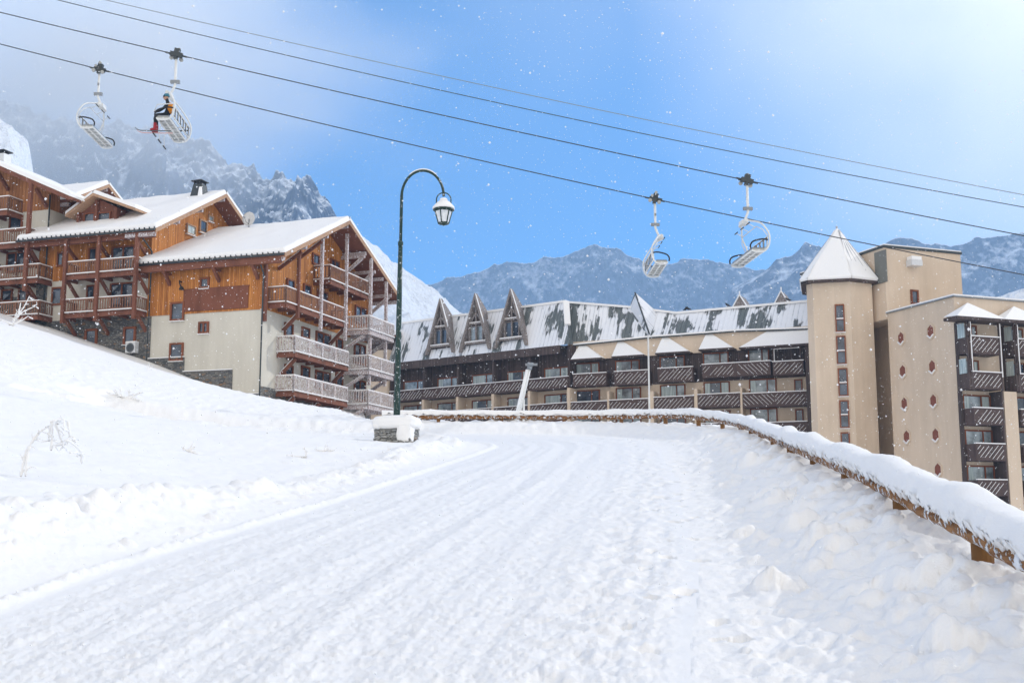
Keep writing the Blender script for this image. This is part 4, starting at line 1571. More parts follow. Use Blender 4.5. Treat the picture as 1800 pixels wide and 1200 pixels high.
# --- angled wing
XR = HC.on('y', 0, 1424, 650).x
ztop = zl(HC, 1200, 588, -.2)
zaw = HC.on('y', YB, 1180, 618).z
zdk = zl(HC, 1180, 671)
mb = MB().box((.02, 0, BASE), (XR, 8, zdk - .002)).box((.02, -.25, zaw - .1), (XR, 8, ztop))
obj('wall', mb, M_BEIGE, wc)
obj('dark_wall', MB().box((.02, -.01, zdk), (XR, 7, zaw - .102)), M_DARKW, wc)
rows1 = [(1006.8, 1065.6, 656.3, 678), (1079.7, 1138.4, 651.7, 675.5), (1156.3, 1217.7, 646.1, 670.4), (1234, 1354, 637.5, 661), (1358, 1412, 634.6, 658)]
w1 = [(1012, 1054, 639), (1082, 1125, 634.5), (1160, 1204, 627), (1236, 1281, 621), (1315, 1352, 613), None]
for i, (u0, u1, vr, vb) in enumerate(rows1):
    um = (u0 + u1) / 2
    x0, x1 = HC.on('y', YB, u0, vr).x, HC.on('y', YB, u1, vr).x
    zt_, zb_ = zl(HC, um, vr), zl(HC, um, vb)
    if i == 3:
        xm = (x0 + x1) / 2
        hbalcony(wc, x0, xm - .01, zb_, zt_, False)
        hbalcony(wc, xm + .01, x1, zb_, zt_, True)
    else:
        hbalcony(wc, x0, x1, zb_, zt_, False)
for i, wdat in enumerate(w1):
    if not wdat:
        continue
    u0, u1, vt = wdat
    a, b = HC.on('y', 0, u0, vt), HC.on('y', 0, u1, vt)
    hwindow(wc, a.x, b.x, a.z - 2.0, a.z, -.012)
a, b = HC.on('y', YB + .02, 1358, 611), HC.on('y', YB + .02, 1408, 634)
fr_ = MB()
for (p, q) in (((a.x, b.z), (a.x + .1, a.z)), ((b.x - .1, b.z), (b.x, a.z)), ((a.x + .1, a.z - .1), (b.x - .1, a.z))):
    fr_.box((p[0], YB, p[1]), (q[0], YB + .1, q[1]))
lg = obj('loggia_frame', fr_, M_BALC, wc)
obj('frame_snow', MB().box((a.x + .1, YB + .0, a.z - .15), (b.x - .1, YB + .08, a.z - .102)).box((a.x + .101, YB - .01, b.z + .08), (a.x + .15, YB + .06, a.z - .15)), M_FROST, lg)
rows2 = [(1000, 1067, 706, 728), (1071, 1139, 702, 725), (1149, 1220, 697, 720), (1226, 1301, 692, 715.5), (1305, 1417, 689.5, 714)]
w2 = [(1012.5, 1055, 686.5), (1083, 1127, 682), (1160.5, 1205, 677), (1237, 1283, 672), (1317, 1365, 667)]
for i, (u0, u1, vr, vb) in enumerate(rows2):
    um = (u0 + u1) / 2
    x0, x1 = HC.on('y', YB, u0, vr).x, HC.on('y', YB, u1, vr).x
    zt_, zb_ = zl(HC, um, vr), zl(HC, um, vb)
    a, b = HC.on('y', 0, w2[i][0], w2[i][2]), HC.on('y', 0, w2[i][1], w2[i][2])
    for k in range(3):
        d = 2.68 * k
        hbalcony(wc, x0, x1, zb_ - d, zt_ - d, False, YB, i == 4)
        hwindow(wc, a.x, b.x, a.z - 2.0 - d, a.z - d)
        if i == 4:
            c, e_ = HC.on('y', 0, 1396, 667), HC.on('y', 0, 1411, 687)
            win_l(wc, 'y', 0, -1, c.x, e_.x, e_.z - d - .6, c.z - d, (), .1, M_FRAME, M_GLASS, sill=False)
fins = MB()
for (ua, ub) in ((996, 1000), (1067, 1071), (1139, 1149), (1220, 1226), (1301, 1305)):
    xa, xb = HC.on('y', YB, ua, 700).x, HC.on('y', YB, ub, 700).x
    if xb - xa < .2:
        xa -= .05
    fins.box((xa, YB + .02, BASE), (xb - .012, -.002, zl(HC, ub, 681 if ub > 1290 else 683 if ub > 1200 else 687)))
obj('fin', fins, M_BEIGE, wc)
ca_ = HC.on('y', YB, 1417, 680).x
obj('dark_corner', MB().box((ca_ + .01, YB, BASE), (XR + .6, 1.5, zaw - .11)), M_DARKW, wc)
# snow-laden canopies over the top balconies
for (u0, u1, up_, v0, v1, vp) in ((1003, 1057, 1019, 630.5, 628.5, 606), (1075, 1131, 1086, 625.5, 623, 600.5), (1152, 1210, 1164, 620, 616.5, 593), (1228, 1288, 1241, 613.5, 610, 587),
                              (1299, 1421, 1350, 609, 604, 581)):
    a, b, p = HC.on('y', YB - .35, u0, v0), HC.on('y', YB - .35, u1, v1), HC.on('y', -.26, up_, vp)
    za_ = (a.z + b.z) / 2
    xq = p.x + (.6 if u1 < 1400 else (b.x - p.x) * .93)
    V = [(a.x, YB - .35, za_), (b.x, YB - .35, za_), (b.x, -.262, za_), (a.x, -.262, za_), (p.x, -.262, p.z), (xq, -.262, p.z - (.05 if u1 < 1400 else .02))]
    mb = MB().poly(V, [(0, 3, 2, 1), (0, 1, 5, 4), (0, 4, 3), (1, 2, 5), (2, 3, 4, 5)])
    aw = obj('canopy', mb, M_ROOFSNOW, wc)
    obj('canopy_edge', MB().box((a.x - .02, YB - .36, za_ - .16), (b.x + .02, -.262, za_ - .003)), M_DARKW, aw)
# metal roof of the angled wing
YG = 2.0
P = lambda u, v, y: tuple(HC.on('y', y, u, v))
e = [P(1008, 606, -.35), P(1141, 592, -.35), P(1190, 588.5, -.35), P(1290, 581, -.35), P(1424, 576.5, -.35)]
g = [P(997, 532, YG), P(1100, 540, YG), P(1190, 551, YG), P(1300, 541, YG), P(1424, 530, YG)]
rf = MB()
for k in range(4):
    metal_face(rf, [e[k], e[k + 1], g[k + 1], g[k]], 7.3 * k)
rf.face([g[0], g[1], g[2], g[3], g[4], (g[4][0], YG + 6, g[4][2] - 2), (g[0][0], YG + 6, g[0][2] - 2)], [(0, 0)] * 7)
r2 = obj('roof', rf, M_METAL, wc, recalc=False)
r2['snow_bias'] = .525
mb = MB()
for k in range(4):
    mb.beam((g[k][0], g[k][1], g[k][2] + .05), (g[k + 1][0], g[k + 1][1], g[k + 1][2] + .05), .45, .2)
    mb.beam((e[k][0], e[k][1] - .05, e[k][2] + .03), (e[k + 1][0], e[k + 1][1] - .05, e[k + 1][2] + .03), .25, .14)
obj('ridge_snow', mb, M_ROOFSNOW, r2)
mb = MB()
for k in range(4):
    mb.beam((e[k][0], e[k][1] - .1, e[k][2] - .1), (e[k + 1][0], e[k + 1][1] - .1, e[k + 1][2] - .1), .1, .12)
obj('roof_edge', mb, M_DGREY, r2)
ap_, q0, q1, q2 = P(1116.5, 514, 1.2), P(1106, 541, YG), P(1142, 591, -.42), P(1158, 551, YG)
mb = MB()
metal_face(mb, [q0, q1, ap_], 2.1)
metal_face(mb, [q1, q2, ap_], 9.4)
mb.face([q0, ap_, q2], [(0, 0)] * 3)
gb = obj('roof_gablet', mb, M_METAL, r2)
gb['snow_bias'] = .60
obj('gablet_valley', MB().beam(Vector(ap_) + Vector((0, -.06, 0)), Vector(q1) + Vector((0, -.06, .2)), .14, .08), M_DGREY, r2)
for (u, v0, v1, w_) in ((1300, 518, 541, 1.0), (1373, 511, 535, .95)):
    a = HC.on('y', YG + 1.5, u, v0)
    zb_ = HC.on('y', YG + 1.5, u, v1).z - .4
    mb = MB().poly([(a.x - w_, YG + 1.5, zb_), (a.x + w_, YG + 1.5, zb_), (a.x, YG + 1.5, a.z), (a.x - w_, YG + 4, zb_), (a.x + w_, YG + 4, zb_), (a.x, YG + 4, a.z)],
                   [(0, 1, 2), (3, 5, 4), (0, 2, 5, 3), (1, 4, 5, 2), (0, 3, 4, 1)])
    gt = obj('rear_gablet', mb, M_GT, wc)
    mb = MB()
    for sg in (-1, 1):
        mb.beam((a.x + sg * w_, YG + 1.45, zb_), (a.x, YG + 1.45, a.z), .16, .1)
    mb.tube([(a.x, YG + 1.5, a.z), (a.x, YG + 1.5, a.z + .35)], .06, 6)
    obj('gablet_snow', mb, M_FROST, gt)
# snow on the hip between both roofs
hp, hq = HL.M @ Vector(R1), HL.M @ Vector(E1)
hp2 = hp.lerp(hq, .55)
hi = hotel.matrix_world.inverted() if False else Matrix.Translation(-HL.o)
obj('hip_snow', MB().beam(hi @ hp, hi @ hp2, .6, .3), M_ROOFSNOW, hotel)
# gable infill between both wings
mb = MB()
V = [hp, hq, HC.M @ Vector(e[0]), HC.M @ Vector(g[0])]
V = [hi @ v for v in V]
mb.face(V, [(0, 0), (0, 6), (.8, 6), (.8, 0)])
hf = obj('roof_hip', mb, M_METAL, hotel)
hf['snow_bias'] = .4

# crows sitting on the hotel ridge
crow0 = None
for (u, v, lab) in ((1205.5, 547, 'crow on the hotel ridge dip, left one of the pair'), (1209.5, 546, 'crow on the hotel ridge dip, right one of the pair'),
                    (1279, 540.5, 'single crow on the hotel ridge just left of the first rear gablet'), (1385, 529, 'single crow on the hotel ridge close to the round tower roof')):
    p = HC.on('y', YG, u, v)
    zz = float(np.interp(p.x, [q[0] for q in g], [q[2] for q in g])) + .15
    if crow0 is None:
        mb = MB().tube([(-.34, 0, .13), (-.2, 0, .17), (-.05, 0, .21), (.09, 0, .27), (.15, 0, .35), (.21, 0, .37), (.29, 0, .36)], [.025, .06, .11, .10, .06, .055, .012], 10)
        mb.tube([(0, .03, .14), (.0, .03, 0)], .012, 5).tube([(0, -.03, .14), (.0, -.03, 0)], .012, 5)
        crow0 = obj('crow', mb, M_BLACK, smooth=True)
        c = crow0
    else:
        c = crow0.copy()
        COL.objects.link(c)
    c['label'], c['category'], c['group'] = lab, 'bird', 'crows on the hotel roof'
    c.location = HC.M @ Vector((p.x, YG, zz))
    c.rotation_euler = (0, 0, u)

# ------------------------------------------------------------------ small house between chalet and hotel
hs = Frame(at(688, 760, 128), -30)
hs.o.z = 0
hs = Frame(hs.o, -30)
ho = empty('house', hs.M, label='small tan house glimpsed between the nearest chalet and the lamp post', category='house')
zt_ = hs.on('y', 0, 670, 615).z
obj('wall', MB().box((-9, 0, -3), (-.6, 7, zt_)), M_BEIGE, ho)
obj('upper_boards', MB().box((-9.05, -.05, zt_ + .002), (-.55, 7.05, zt_ + 1.0)), M_DARKW, ho)
sn = MB()
snow_sheet(sn, (-9.8, -1, zt_ + 1.25), (.2, -1, zt_ + 1.25), (.2, 4, zt_ + 2.6), (-9.8, 4, zt_ + 2.6), .35, (1, 1, 0, 1), 12, 8, 4)
snow_sheet(sn, (.2, 8.5, zt_ + 1.25), (-9.8, 8.5, zt_ + 1.25), (-9.8, 4, zt_ + 2.6), (.2, 4, zt_ + 2.6), .35, (1, 1, 0, 1), 12, 8, 4)
rf = obj('roof', MB().prism([(-9.8, -1, zt_ + 1.005), (-9.8, 4, zt_ + 2.4), (-9.8, 8.5, zt_ + 1.005), (-9.8, 8.5, zt_ + 1.245), (-9.8, 4, zt_ + 2.595), (-9.8, -1, zt_ + 1.245)], (10, 0, 0)), M_BEAM, ho)
obj('roof_snow', sn, M_ROOFSNOW, rf, recalc=False)
win(hs, ho, 'y', 0, -1, (668, 655, 676, 672), (), .1)

# ------------------------------------------------------------------ stair tower
T = Frame(at(1478, 760, 98), -15)
T = Frame((T.o.x, T.o.y, 0), -15)
tw = empty('stair_tower', T.M, label='slender beige stair tower with pointed snowy roof and a column of slit windows', category='tower')
ztw = T.on('y', -2.4, 1475, 492).z
xl, xr, xc = T.on('y', -2.3, 1421, 600).x, T.on('y', -.9, 1537, 600).x, T.on('y', -2.4, 1498, 600).x
plan = [(xl, -1.9), (xl + .5, -2.4), (xc, -2.4), (xr, -.9), (xr, 6.5), (xl + .4, 6.5), (xl, 2.1)]
obj('wall', MB().prism([(x, y, BASE) for x, y in plan], (0, 0, ztw - BASE)), M_BEIGE, tw)
cx, cy = (xl + xr) / 2, .3
apx = T.on('y', cy, 1471, 405)
plan_r = plan[:4] + [(xr, 1.6), (xc, 3), (xl + .9, 3), (xl, 2.1)]
ring = [(cx + (x - cx) * 1.17, cy + (y - cy) * 1.17) for x, y in plan_r]
apv = Vector((apx.x, cy, apx.z))
mb = MB().prism([(x, y, ztw - .18) for x, y in ring], (0, 0, .2))
n = len(ring)
rv_ = [(x, y, ztw + .02) for x, y in ring]
mb.poly(rv_ + [tuple(apv - Vector((0, 0, .05)))], [(i, (i + 1) % n, n) for i in range(n)])
ro = obj('roof', mb, M_DARKW, tw)
sn = MB()
for i in range(n):
    a, b = Vector((*ring[i], ztw + .02)), Vector((*ring[(i + 1) % n], ztw + .02))
    tp = apv
    e0, e1 = tp.lerp(a, .012), tp.lerp(b, .012)
    snow_sheet(sn, a, b, e1, e0, .20, (1, 0, 0, 0), 8, 16, i)
    sn.tube([a.lerp(tp, .01) + Vector((0, 0, .06)), a.lerp(tp, .5) + Vector((0, 0, .07)), tp + Vector((0, 0, .1))], [.17, .16, .10], 8)
obj('roof_snow', sn, M_ROOFSNOW, ro, recalc=False)
seams = MB()
for i, fr2 in ((2, (.2, .45, .7, .95)), (3, (.25, .6, .95))):
    a, b = Vector((*ring[i], ztw + .02)), Vector((*ring[(i + 1) % n], ztw + .02))
    nn = (b - a).cross(apv - a).normalized()
    for f in fr2:
        p = a.lerp(b, f)
        q = apv.lerp(p, .75 + .1 * math.sin(f * 20))
        seams.beam(apv.lerp(p, .03) + nn * .20, q + nn * .20, .05, .05, nn)
seams.tube([apv - Vector((0, 0, .2)), apv + Vector((0, 0, .35))], .09, 8)
obj('roof_seam', seams, M_CABLEL, ro)
p = T.on('y', -1.6, 1479.5, 477)
obj('roof_vent', MB().box((p.x - .16, -1.75, p.z - .6), (p.x + .16, -1.35, p.z + .38)).box((p.x - .2, -1.8, p.z + .381), (p.x + .2, -1.3, p.z + .45)), M_DGREY, ro)
z5 = lambda X, Y: (1380 + X / 2.352, 390 + Y / 2.352)
for (X0, Y0, X1, Y1) in ((205, 342, 249, 455), (210, 472, 255, 588), (217, 605, 263, 720), (223, 737, 268, 852), (229, 869, 272, 985)):
    f = win(T, tw, 'y', -2.4, -1, (*z5(X0, Y0), *z5(X1, Y1)), (), .10, M_FRAME, M_GLASS, bars=(.46,))
    a, b = T.on('y', -2.5, *z5(X0, Y0)), T.on('y', -2.5, *z5(X1, Y1))
    zc = b.z + (a.z - b.z) * .46
    obj('bar_snow', MB().box((a.x + .1, -2.55, zc + .036), (b.x - .1, -2.41, zc + .12)), M_FROST, f)

# ------------------------------------------------------------------ beige apartment block on the right
Rf = Frame(at(1690, 760, 88), 20)
Rf = Frame((Rf.o.x, Rf.o.y, 0), 20)
ap_b = empty('apartment_block', Rf.M, label='tall blocky beige apartment building with hexagonal openings and stacked dark balconies', category='apartment block')
yf = Rf.on('x', 0, 1567, 700).y
zt1, zt0 = Rf.on('x', 0, 1655, 527).z, Rf.on('x', 0, 1567, 550).z
zlow_top = (zt0 + zt1) / 2
obj('wall', MB().box((0, 0, BASE), (40, yf - .003, zlow_top)), M_BEIGE, ap_b)
pr = MB().beam((-.06, -.1, zlow_top + .05), (-.06, yf, zlow_top + .05), .22, .09)
pr.beam((-.1, -.06, zlow_top + .05), (40, -.06, zlow_top + .05), .22, .09)
cpp = obj('parapet_cap', pr, M_GREY, ap_b)
obj('cap_snow', MB().box((-.16, -.16, zlow_top + .1), (.3, yf, zlow_top + .2)).box((.302, -.16, zlow_top + .1), (40, .3, zlow_top + .2)), M_FROST, cpp)
zhi = Rf.on('x', 0, 1563, 432).z
xw_ = Rf.on('y', yf, 1691, 500).x
yb2 = Rf.on('x', 0, 1513, 450).y
zsp = zlow_top - .4
ybk = max(yb2, yf + 6) + 3
obj('upper_wall', MB().box((-.02, yf, zsp), (xw_, ybk, zhi)).box((2.2, yf, BASE), (xw_, ybk, zsp - .002)), M_BEIGE, ap_b)
obj('roof_edge', MB().box((-.12, yf - .1, zhi + .002), (xw_ + .1, yf + 12, zhi + .2)), M_DGREY, ap_b)
obj('roof_edge_snow', MB().box((-.10, yf - .06, zhi + .202), (xw_ + .05, yf + 12, zhi + .30)), M_FROST, ap_b)
a, b = Rf.on('x', -.02, 1538, 447), Rf.on('x', -.02, 1560, 482)
obj('louvre', MB().box((-.10, min(a.y, b.y), min(a.z, b.z) - .6), (-.022, max(a.y, b.y), max(a.z, b.z) + .1)), M_GRILLE, ap_b)
win(Rf, ap_b, 'y', yf, -1, (1599.5, 509, 1614.5, 536), (), .14, M_FRAME, M_GLASS)
p = Rf.on('y', yf - .4, 1608, 462)
fl_ = obj('floodlight', MB().box((p.x - .55, yf - .75, p.z - .28), (p.x + .5, yf - .003, p.z + .22)), M_PALE, ap_b)
obj('floodlight_snow', MB().box((p.x - .5, yf - .72, p.z + .222), (p.x + .45, yf - .05, p.z + .5)), M_ROOFSNOW, fl_)
for (u, v) in ((1585, 595), (1637, 583), (1588, 653), (1640, 645), (1591, 710), (1642, 705), (1595, 768), (1646, 765), (1597.5, 826), (1650, 826)):
    c = Rf.on('x', 0, u, v)
    hexo, hexi, sn = MB(), MB(), MB()
    ho_ = [(-.42, 0), (0, .0)]
    def hexp(r, s_=1.35):
        return [(r * math.sin(math.pi / 3 * k), r * s_ * math.cos(math.pi / 3 * k)) for k in range(6)]
    out_, inn = hexp(.475), hexp(.40)
    V = [(-.10, c.y + a_, c.z + b_) for a_, b_ in out_] + [(-.10, c.y + a_, c.z + b_) for a_, b_ in inn] + [(-.003, c.y + a_, c.z + b_) for a_, b_ in out_] + [(-.003, c.y + a_, c.z + b_) for a_, b_ in inn]
    Fh = []
    for k in range(6):
        j = (k + 1) % 6
        Fh += [(k, j, 6 + j, 6 + k), (k, 12 + k, 12 + j, j), (6 + k, 6 + j, 18 + j, 18 + k)]
    hx = obj('hexagonal_opening', MB().poly(V, Fh), M_BEIGE, ap_b)
    obj('terracotta_infill', MB().prism([(-.05, c.y + a_, c.z + b_) for a_, b_ in inn], (.04, 0, 0)), M_BRICKHEX, hx)
    for (a_, b_), (c_, d_) in ((inn[2], inn[3]), (inn[3], inn[4])):
        sn.beam((-.10, c.y + a_, c.z + b_ + .03), (-.10, c.y + c_, c.z + d_ + .03), .16, .07)
    obj('rim_snow', sn, M_FROST, hx)


def rz_(u, v, y=YB):
    return Rf.on('y', y, u, v)


xb0, xb1 = rz_(1706, 600).x, rz_(1757, 600).x
DXB = 4.35
rowv = [(592, 622), (654, 683), (717, 746), (779.5, 809), (843, 871)]
for col in range(3):
    ox = DXB * col
    # top canopy
    pk = rz_(1703, 532, -.1)
    a, b = rz_(1672, 561), rz_(1762, 557)
    za_ = (a.z + b.z) / 2
    cx_ = (xb0 + xb1) / 2 - .5 + ox
    X0, X1 = xb0 - 1.45 + ox, xb1 + .35 + ox
    V = [(X0, YB - .4, za_), (X1, YB - .4, za_), (X1, -.26, za_ + .1), (X0, -.26, za_ + .1), (cx_, -.27, za_ + 1.35)]
    cn_ = obj('canopy', MB().poly(V, [(0, 3, 2, 1), (0, 1, 4), (1, 2, 4), (0, 4, 3), (2, 3, 4)]), M_ROOFSNOW, ap_b)
    obj('canopy_edge', MB().box((X0 - .02, YB - .42, za_ - .22), (X1 + .02, -.262, za_ - .003)), M_DARKW, cn_)
    zs = [(rz_(1731, a_).z, rz_(1731, b_).z) for a_, b_ in rowv]
    bl = MB()
    xs = rz_(1690, 720, -.3).x + ox
    z_top, z_bot = za_ - .22, zs[1][1] - .1
    if col < 2:
        obj('pillar', MB().box((xb1 + ox + .12, YB + .02, BASE), (xs + DXB - .05, -.003, zs[1][1] - .12)), M_BEIGE, ap_b)
    # boarded box of the two upper storeys: left cheek, posts
    bl.box((xs, -.3, z_bot), (xs + .1, -.003, z_top - .002))
    bl.box((xs, YB, z_bot), (xs + .12, YB + .12, z_top - .002))
    for (zt_, zb_) in zs[:2]:
        bl.box((xs, YB + .121, zb_), (xs + .08, -.301, zt_ - .1))
    bl.box((xb0 + ox - .12, YB - .05, z_bot), (xb0 + ox + .08, YB + .1, z_top - .002))
    bl.box((xb1 + ox - .05, YB - .05, z_bot), (xb1 + ox + .1, YB + .1, z_top - .002))
    for (zt_, zb_) in zs[:2]:
        bl.box((xs + .122, YB + .01, zb_), (xb0 + ox - .122, YB + .09, zt_ - .1))
    obj('boarded_bay', bl, M_DARKW, ap_b)
    obj('post_snow', MB().box((xb0 + ox - .04, YB - .10, z_bot + 1.3), (xb0 + ox + .03, YB - .052, z_top - .1)), M_FROST, ap_b)
    obj('post_snow', MB().box((xb1 + ox + .0, YB - .10, z_bot + 1.0), (xb1 + ox + .06, YB - .052, z_top - .1)), M_FROST, ap_b)
    for k, (zt_, zb_) in enumerate(zs + [(zs[-1][0] - 2.7, zs[-1][1] - 2.7)]):
        x0 = xb0 + ox if k < 2 else xs + .25
        x1 = xb1 + ox
        hbalcony(ap_b, x0, x1 - (.1 if k > 1 else 0), zb_, zt_, False)
        if k < 2:
            gl = MB().box((xs + .02, YB + .25, zt_ - .09), (xs + .07, -.302, zt_ + 1.0))
            obj('side_window', gl, M_CURT, ap_b)
            win_l(ap_b, 'y', YB + .02, -1, xs + .2, xb0 + ox - .2, zt_ - .02, zt_ + .95, (), .06, M_BALC, M_CURT, sill=False)
            hwindow(ap_b, xb0 + ox + .2, xb0 + ox + 1.7, zb_ + .1, zt_ + 1.05)
        else:
            hwindow(ap_b, xs + .35, xs + 2.9, zb_ + .1, zt_ + 1.1)
    obj('side_boards', MB().box((xs - .02, -.3, BASE), (xs + .18, -.003, z_bot - .003)).box((x1 - .098, YB, BASE), (x1 + .0, -.003, z_bot - .003)), M_DARKW, ap_b)
# ------------------------------------------------------------------ poles in front of the hotel
p = at(1142, 745, 92)
pole = empty('flagpole', Matrix.Translation((p.x, 92, 0)), label='thin white flagpole standing upright in front of the hotel', category='pole')
zt_ = at(1142, 592, 92).z
obj('shaft', MB().tube([(0, 0, -2), (0, 0, zt_ - .1)], [.09, .065], 10), M_WHITE, pole)
obj('finial', MB().lathe((0, 0, zt_ - .1), [(.05, 0), (.09, .05), (.09, .1), (.03, .16)], 10), M_PALE, pole)
q0, q1 = at(908, 742, 74), at(932, 642, 74)
gun = empty('snow_lance', Matrix.Translation(q0), label='leaning white snow-making lance in front of the long hotel wing', category='snow lance')
d = q1 - q0
obj('mast', MB().tube([(-d.x * .5, 0, -d.z * .5), d * .5, d * .93], [.16, .13, .11], 10), M_WHITE, gun)
obj('nozzle_head', MB().tube([d * .93, d * 1.0], .17, 10).lathe(tuple(d * 1.0), [(.2, -.04), (.26, .06), (.2, .16)], 12).box((d.x - .3, -.1, d.z - .02), (d.x + .45, .1, d.z + .12)), M_GREY, gun)
obj('strut', MB().tube([d * .4 + Vector((.10, 0, 0)), (d.x * .4 + .1, 0, -1.5)], .07, 8), M_WHITE, gun)
obj('mast_snow', MB().tube([d * .15 + Vector((-.1, -.05, .08)), d * .9 + Vector((-.1, -.05, .08))], .1, 8), M_FROST, gun)
# ------------------------------------------------------------------ roadside fence
M_LOGW = mat_wood('weathered_log', (.20, .085, .03), (.42, .20, .075), 0, False, .75, .0)
M_POSTW = mat_wood('post_wood', (.13, .058, .02), (.28, .14, .05), 0, True, .75, .0)


def mat_snowlog():
    m = Mat('snow_clung_log', .8, (.3, .15, .06), .2)
    co = m.coord('Object')
    g = m.noise(co, 9, 5, .7)
    c = m.ramp(m.noise(m.coord('Object', (2, .6, 9)), 2.5, 4), [(.3, (.13, .055, .022)), (.7, (.40, .20, .08))])
    k = m.rng(g, .535, .565)
    m.base(m.mix(k, c, (.84, .86, .89)))
    m.bump(k, .03)
    return m.m


M_SLOG = mat_snowlog()
fpts = [(p.x, p.y) for p in smooth_path([(a, b, 0) for a, b in FENCE[1:]], 14)]


def fence_ground(y, i):
    return float(plane_z(y))


FX = np.array([p[0] for p in fpts])
FY = np.array([p[1] for p in fpts])
seg = np.concatenate([[0], np.cumsum(np.hypot(np.diff(FX), np.diff(FY)))])
crest = lambda s_: .13 * np.exp(-((s_ - 43.5) / 4.0) ** 2)
RAILZ = plane_z(FY) + .64 - .10 * (1 - sstep(6.5, 15, FY)) + crest(seg)
fence = empty('roadside_fence', Matrix.Translation((FX[0], FY[0], 0)), label='snow-capped log guard fence following the outer edge of the road around the bend', category='fence')
O = Vector((FX[0], FY[0], 0))
LS = np.arange(0, seg[-1], .16)
px, py = np.interp(LS, seg, FX), np.interp(LS, seg, FY)
pz = np.interp(LS, seg, RAILZ)
wob = .012 * fbm(LS * .6, LS * 0 + 3.3, 3, 61)
obj('rail', MB().tube([(x - O.x, y - O.y, z + w) for x, y, z, w in zip(px, py, pz, wob)], [.082 + .006 * math.sin(k * 1.7) for k in range(len(px))], 12), M_SLOG, fence)
# posts
post_s = []
y_posts = [5.9, 9, 12.1, 15.6, 19, 22.7, 26.2, 29.8, 33.4]
for yp in y_posts:
    post_s.append(float(np.interp(yp, FY[:int(np.argmax(FY > 38))], seg[:int(np.argmax(FY > 38))])))
while post_s[-1] + 2.6 < seg[-1]:
    post_s.append(post_s[-1] + (3.0 if post_s[-1] < 38 else 2.6))
for k, s_ in enumerate(post_s):
    x, y, z = float(np.interp(s_, seg, FX)), float(np.interp(s_, seg, FY)), float(np.interp(s_, seg, RAILZ))
    dx, dy = float(np.interp(s_ + .3, seg, FX)) - x, float(np.interp(s_ + .3, seg, FY)) - y
    n_ = math.hypot(dx, dy)
    nx, ny = dy / n_, -dx / n_
    w_ = .078 + .004 * math.sin(k * 2.3)
    mb = MB()
    mb.lathe((x + nx * .06 - O.x, y + ny * .06 - O.y, z - 1.5), [(w_ * 1.02, 0), (w_, .6), (w_, 1.55), (w_ * .9, 1.6)], 14)
    obj('post', mb, M_POSTW, fence)
# snow cap: a rounded loaf that sags over the near side
LS2 = np.unique(np.concatenate([np.arange(0, 20, .05), np.arange(20, seg[-1], .10)]))
px, py, pz = np.interp(LS2, seg, FX), np.interp(LS2, seg, FY), np.interp(LS2, seg, RAILZ)
tx, ty = np.gradient(px), np.gradient(py)
tn = np.hypot(tx, ty)
nx, ny = ty / tn, -tx / tn                      # outward (away from the road)
hump = np.zeros(LS2.shape)
for k, s_ in enumerate(post_s):
    hump += (.03 + .05 * ((k * 7) % 3) / 2) * np.exp(-((LS2 - s_ - .25) / .42) ** 2)
NA = 30
aa = 2 * np.pi * np.arange(NA) / NA
SS2, AA = np.meshgrid(LS2, aa, indexing='ij')
ca_, sa_ = np.cos(AA), np.sin(AA)                # ca: across (+ away from the road), sa: up
top = .222 + .035 * fbm(SS2 * .55, SS2 * 0 + 1.7, 3, 71)
r1, r2_ = perlin(SS2 * 4.2, AA * 1.4 + 5, 72), perlin(SS2 * 14, AA * 3.0 + 9, 73)
xq = np.where(ca_ > 0, .205, .185) * np.sign(ca_) * np.abs(ca_) ** .75
zq = np.where(sa_ > 0, top, .034) * np.sign(sa_) * np.abs(sa_) ** .75
lip = (sa_ < .15) & (ca_ < .2)                   # ragged lower lip on the road side
zq = zq + np.where(lip, .075 * r1 + .055 * r2_ + .045, .012 * r1)
xq = xq * np.where(lip, 1 + .16 * r1 + .14 * r2_, 1 + .03 * r1)
zq = zq + np.where(sa_ > 0, hump[:, None] * sa_ * np.where(ca_ > -.5, .55 + .45 * ca_, .3), 0) + .066
xq = xq + .03
V = np.stack([px[:, None] + nx[:, None] * xq - O.x, py[:, None] + ny[:, None] * xq - O.y, pz[:, None] + zq], -1).reshape(-1, 3)
n = len(LS2)
idx = np.arange(n * NA).reshape(n, NA)
F = np.stack([idx[:-1], np.roll(idx, -1, 1)[:-1], np.roll(idx, -1, 1)[1:], idx[1:]], -1).reshape(-1, 4)
cap = np_mesh('snow_cap', V, F, M_SNOW)
cap.parent = fence

# ------------------------------------------------------------------ stone pillar and street lamp
pl = at(697, 777, 36)
PB = Vector((pl.x, 36, ground_at(pl.x, 36) - .12))
pil = empty('stone_pillar', Matrix.Translation(PB) @ Matrix.Rotation(rad(-14), 4, 'Z'), label='low squat stone pillar with a thick snow cap at the inside of the bend', category='pillar')


def rough_block(hx, hy, z0, z1, seed, amp=.03, n=22):
    """a masonry block whose faces are broken into courses"""
    mb = MB()
    R = random.Random(seed)
    z = z0
    while z < z1 - .02:
        h = min(R.uniform(.05, .11), z1 - z)
        for (ax, L, off) in (('x', hx, -hy), ('x', hx, hy), ('y', hy, -hx), ('y', hy, hx)):
            c = -L
            while c < L - .02:
                w_ = min(R.uniform(.16, .42), L - c)
                d = R.uniform(-amp, amp)
                sg = 1 if off > 0 else -1
                a, b = off - sg * .14, off + sg * (.0 + d)
                if ax == 'x':
                    mb.box((c + .005, a, z + .005), (c + w_ - .005, b, z + h - .005))
                else:
                    mb.box((a, c + .005, z + .005), (b, c + w_ - .005, z + h - .005))
                c += w_
        z += h
    mb.box((-hx + .05, -hy + .05, z0), (hx - .05, hy - .05, z1 - .01))
    return mb


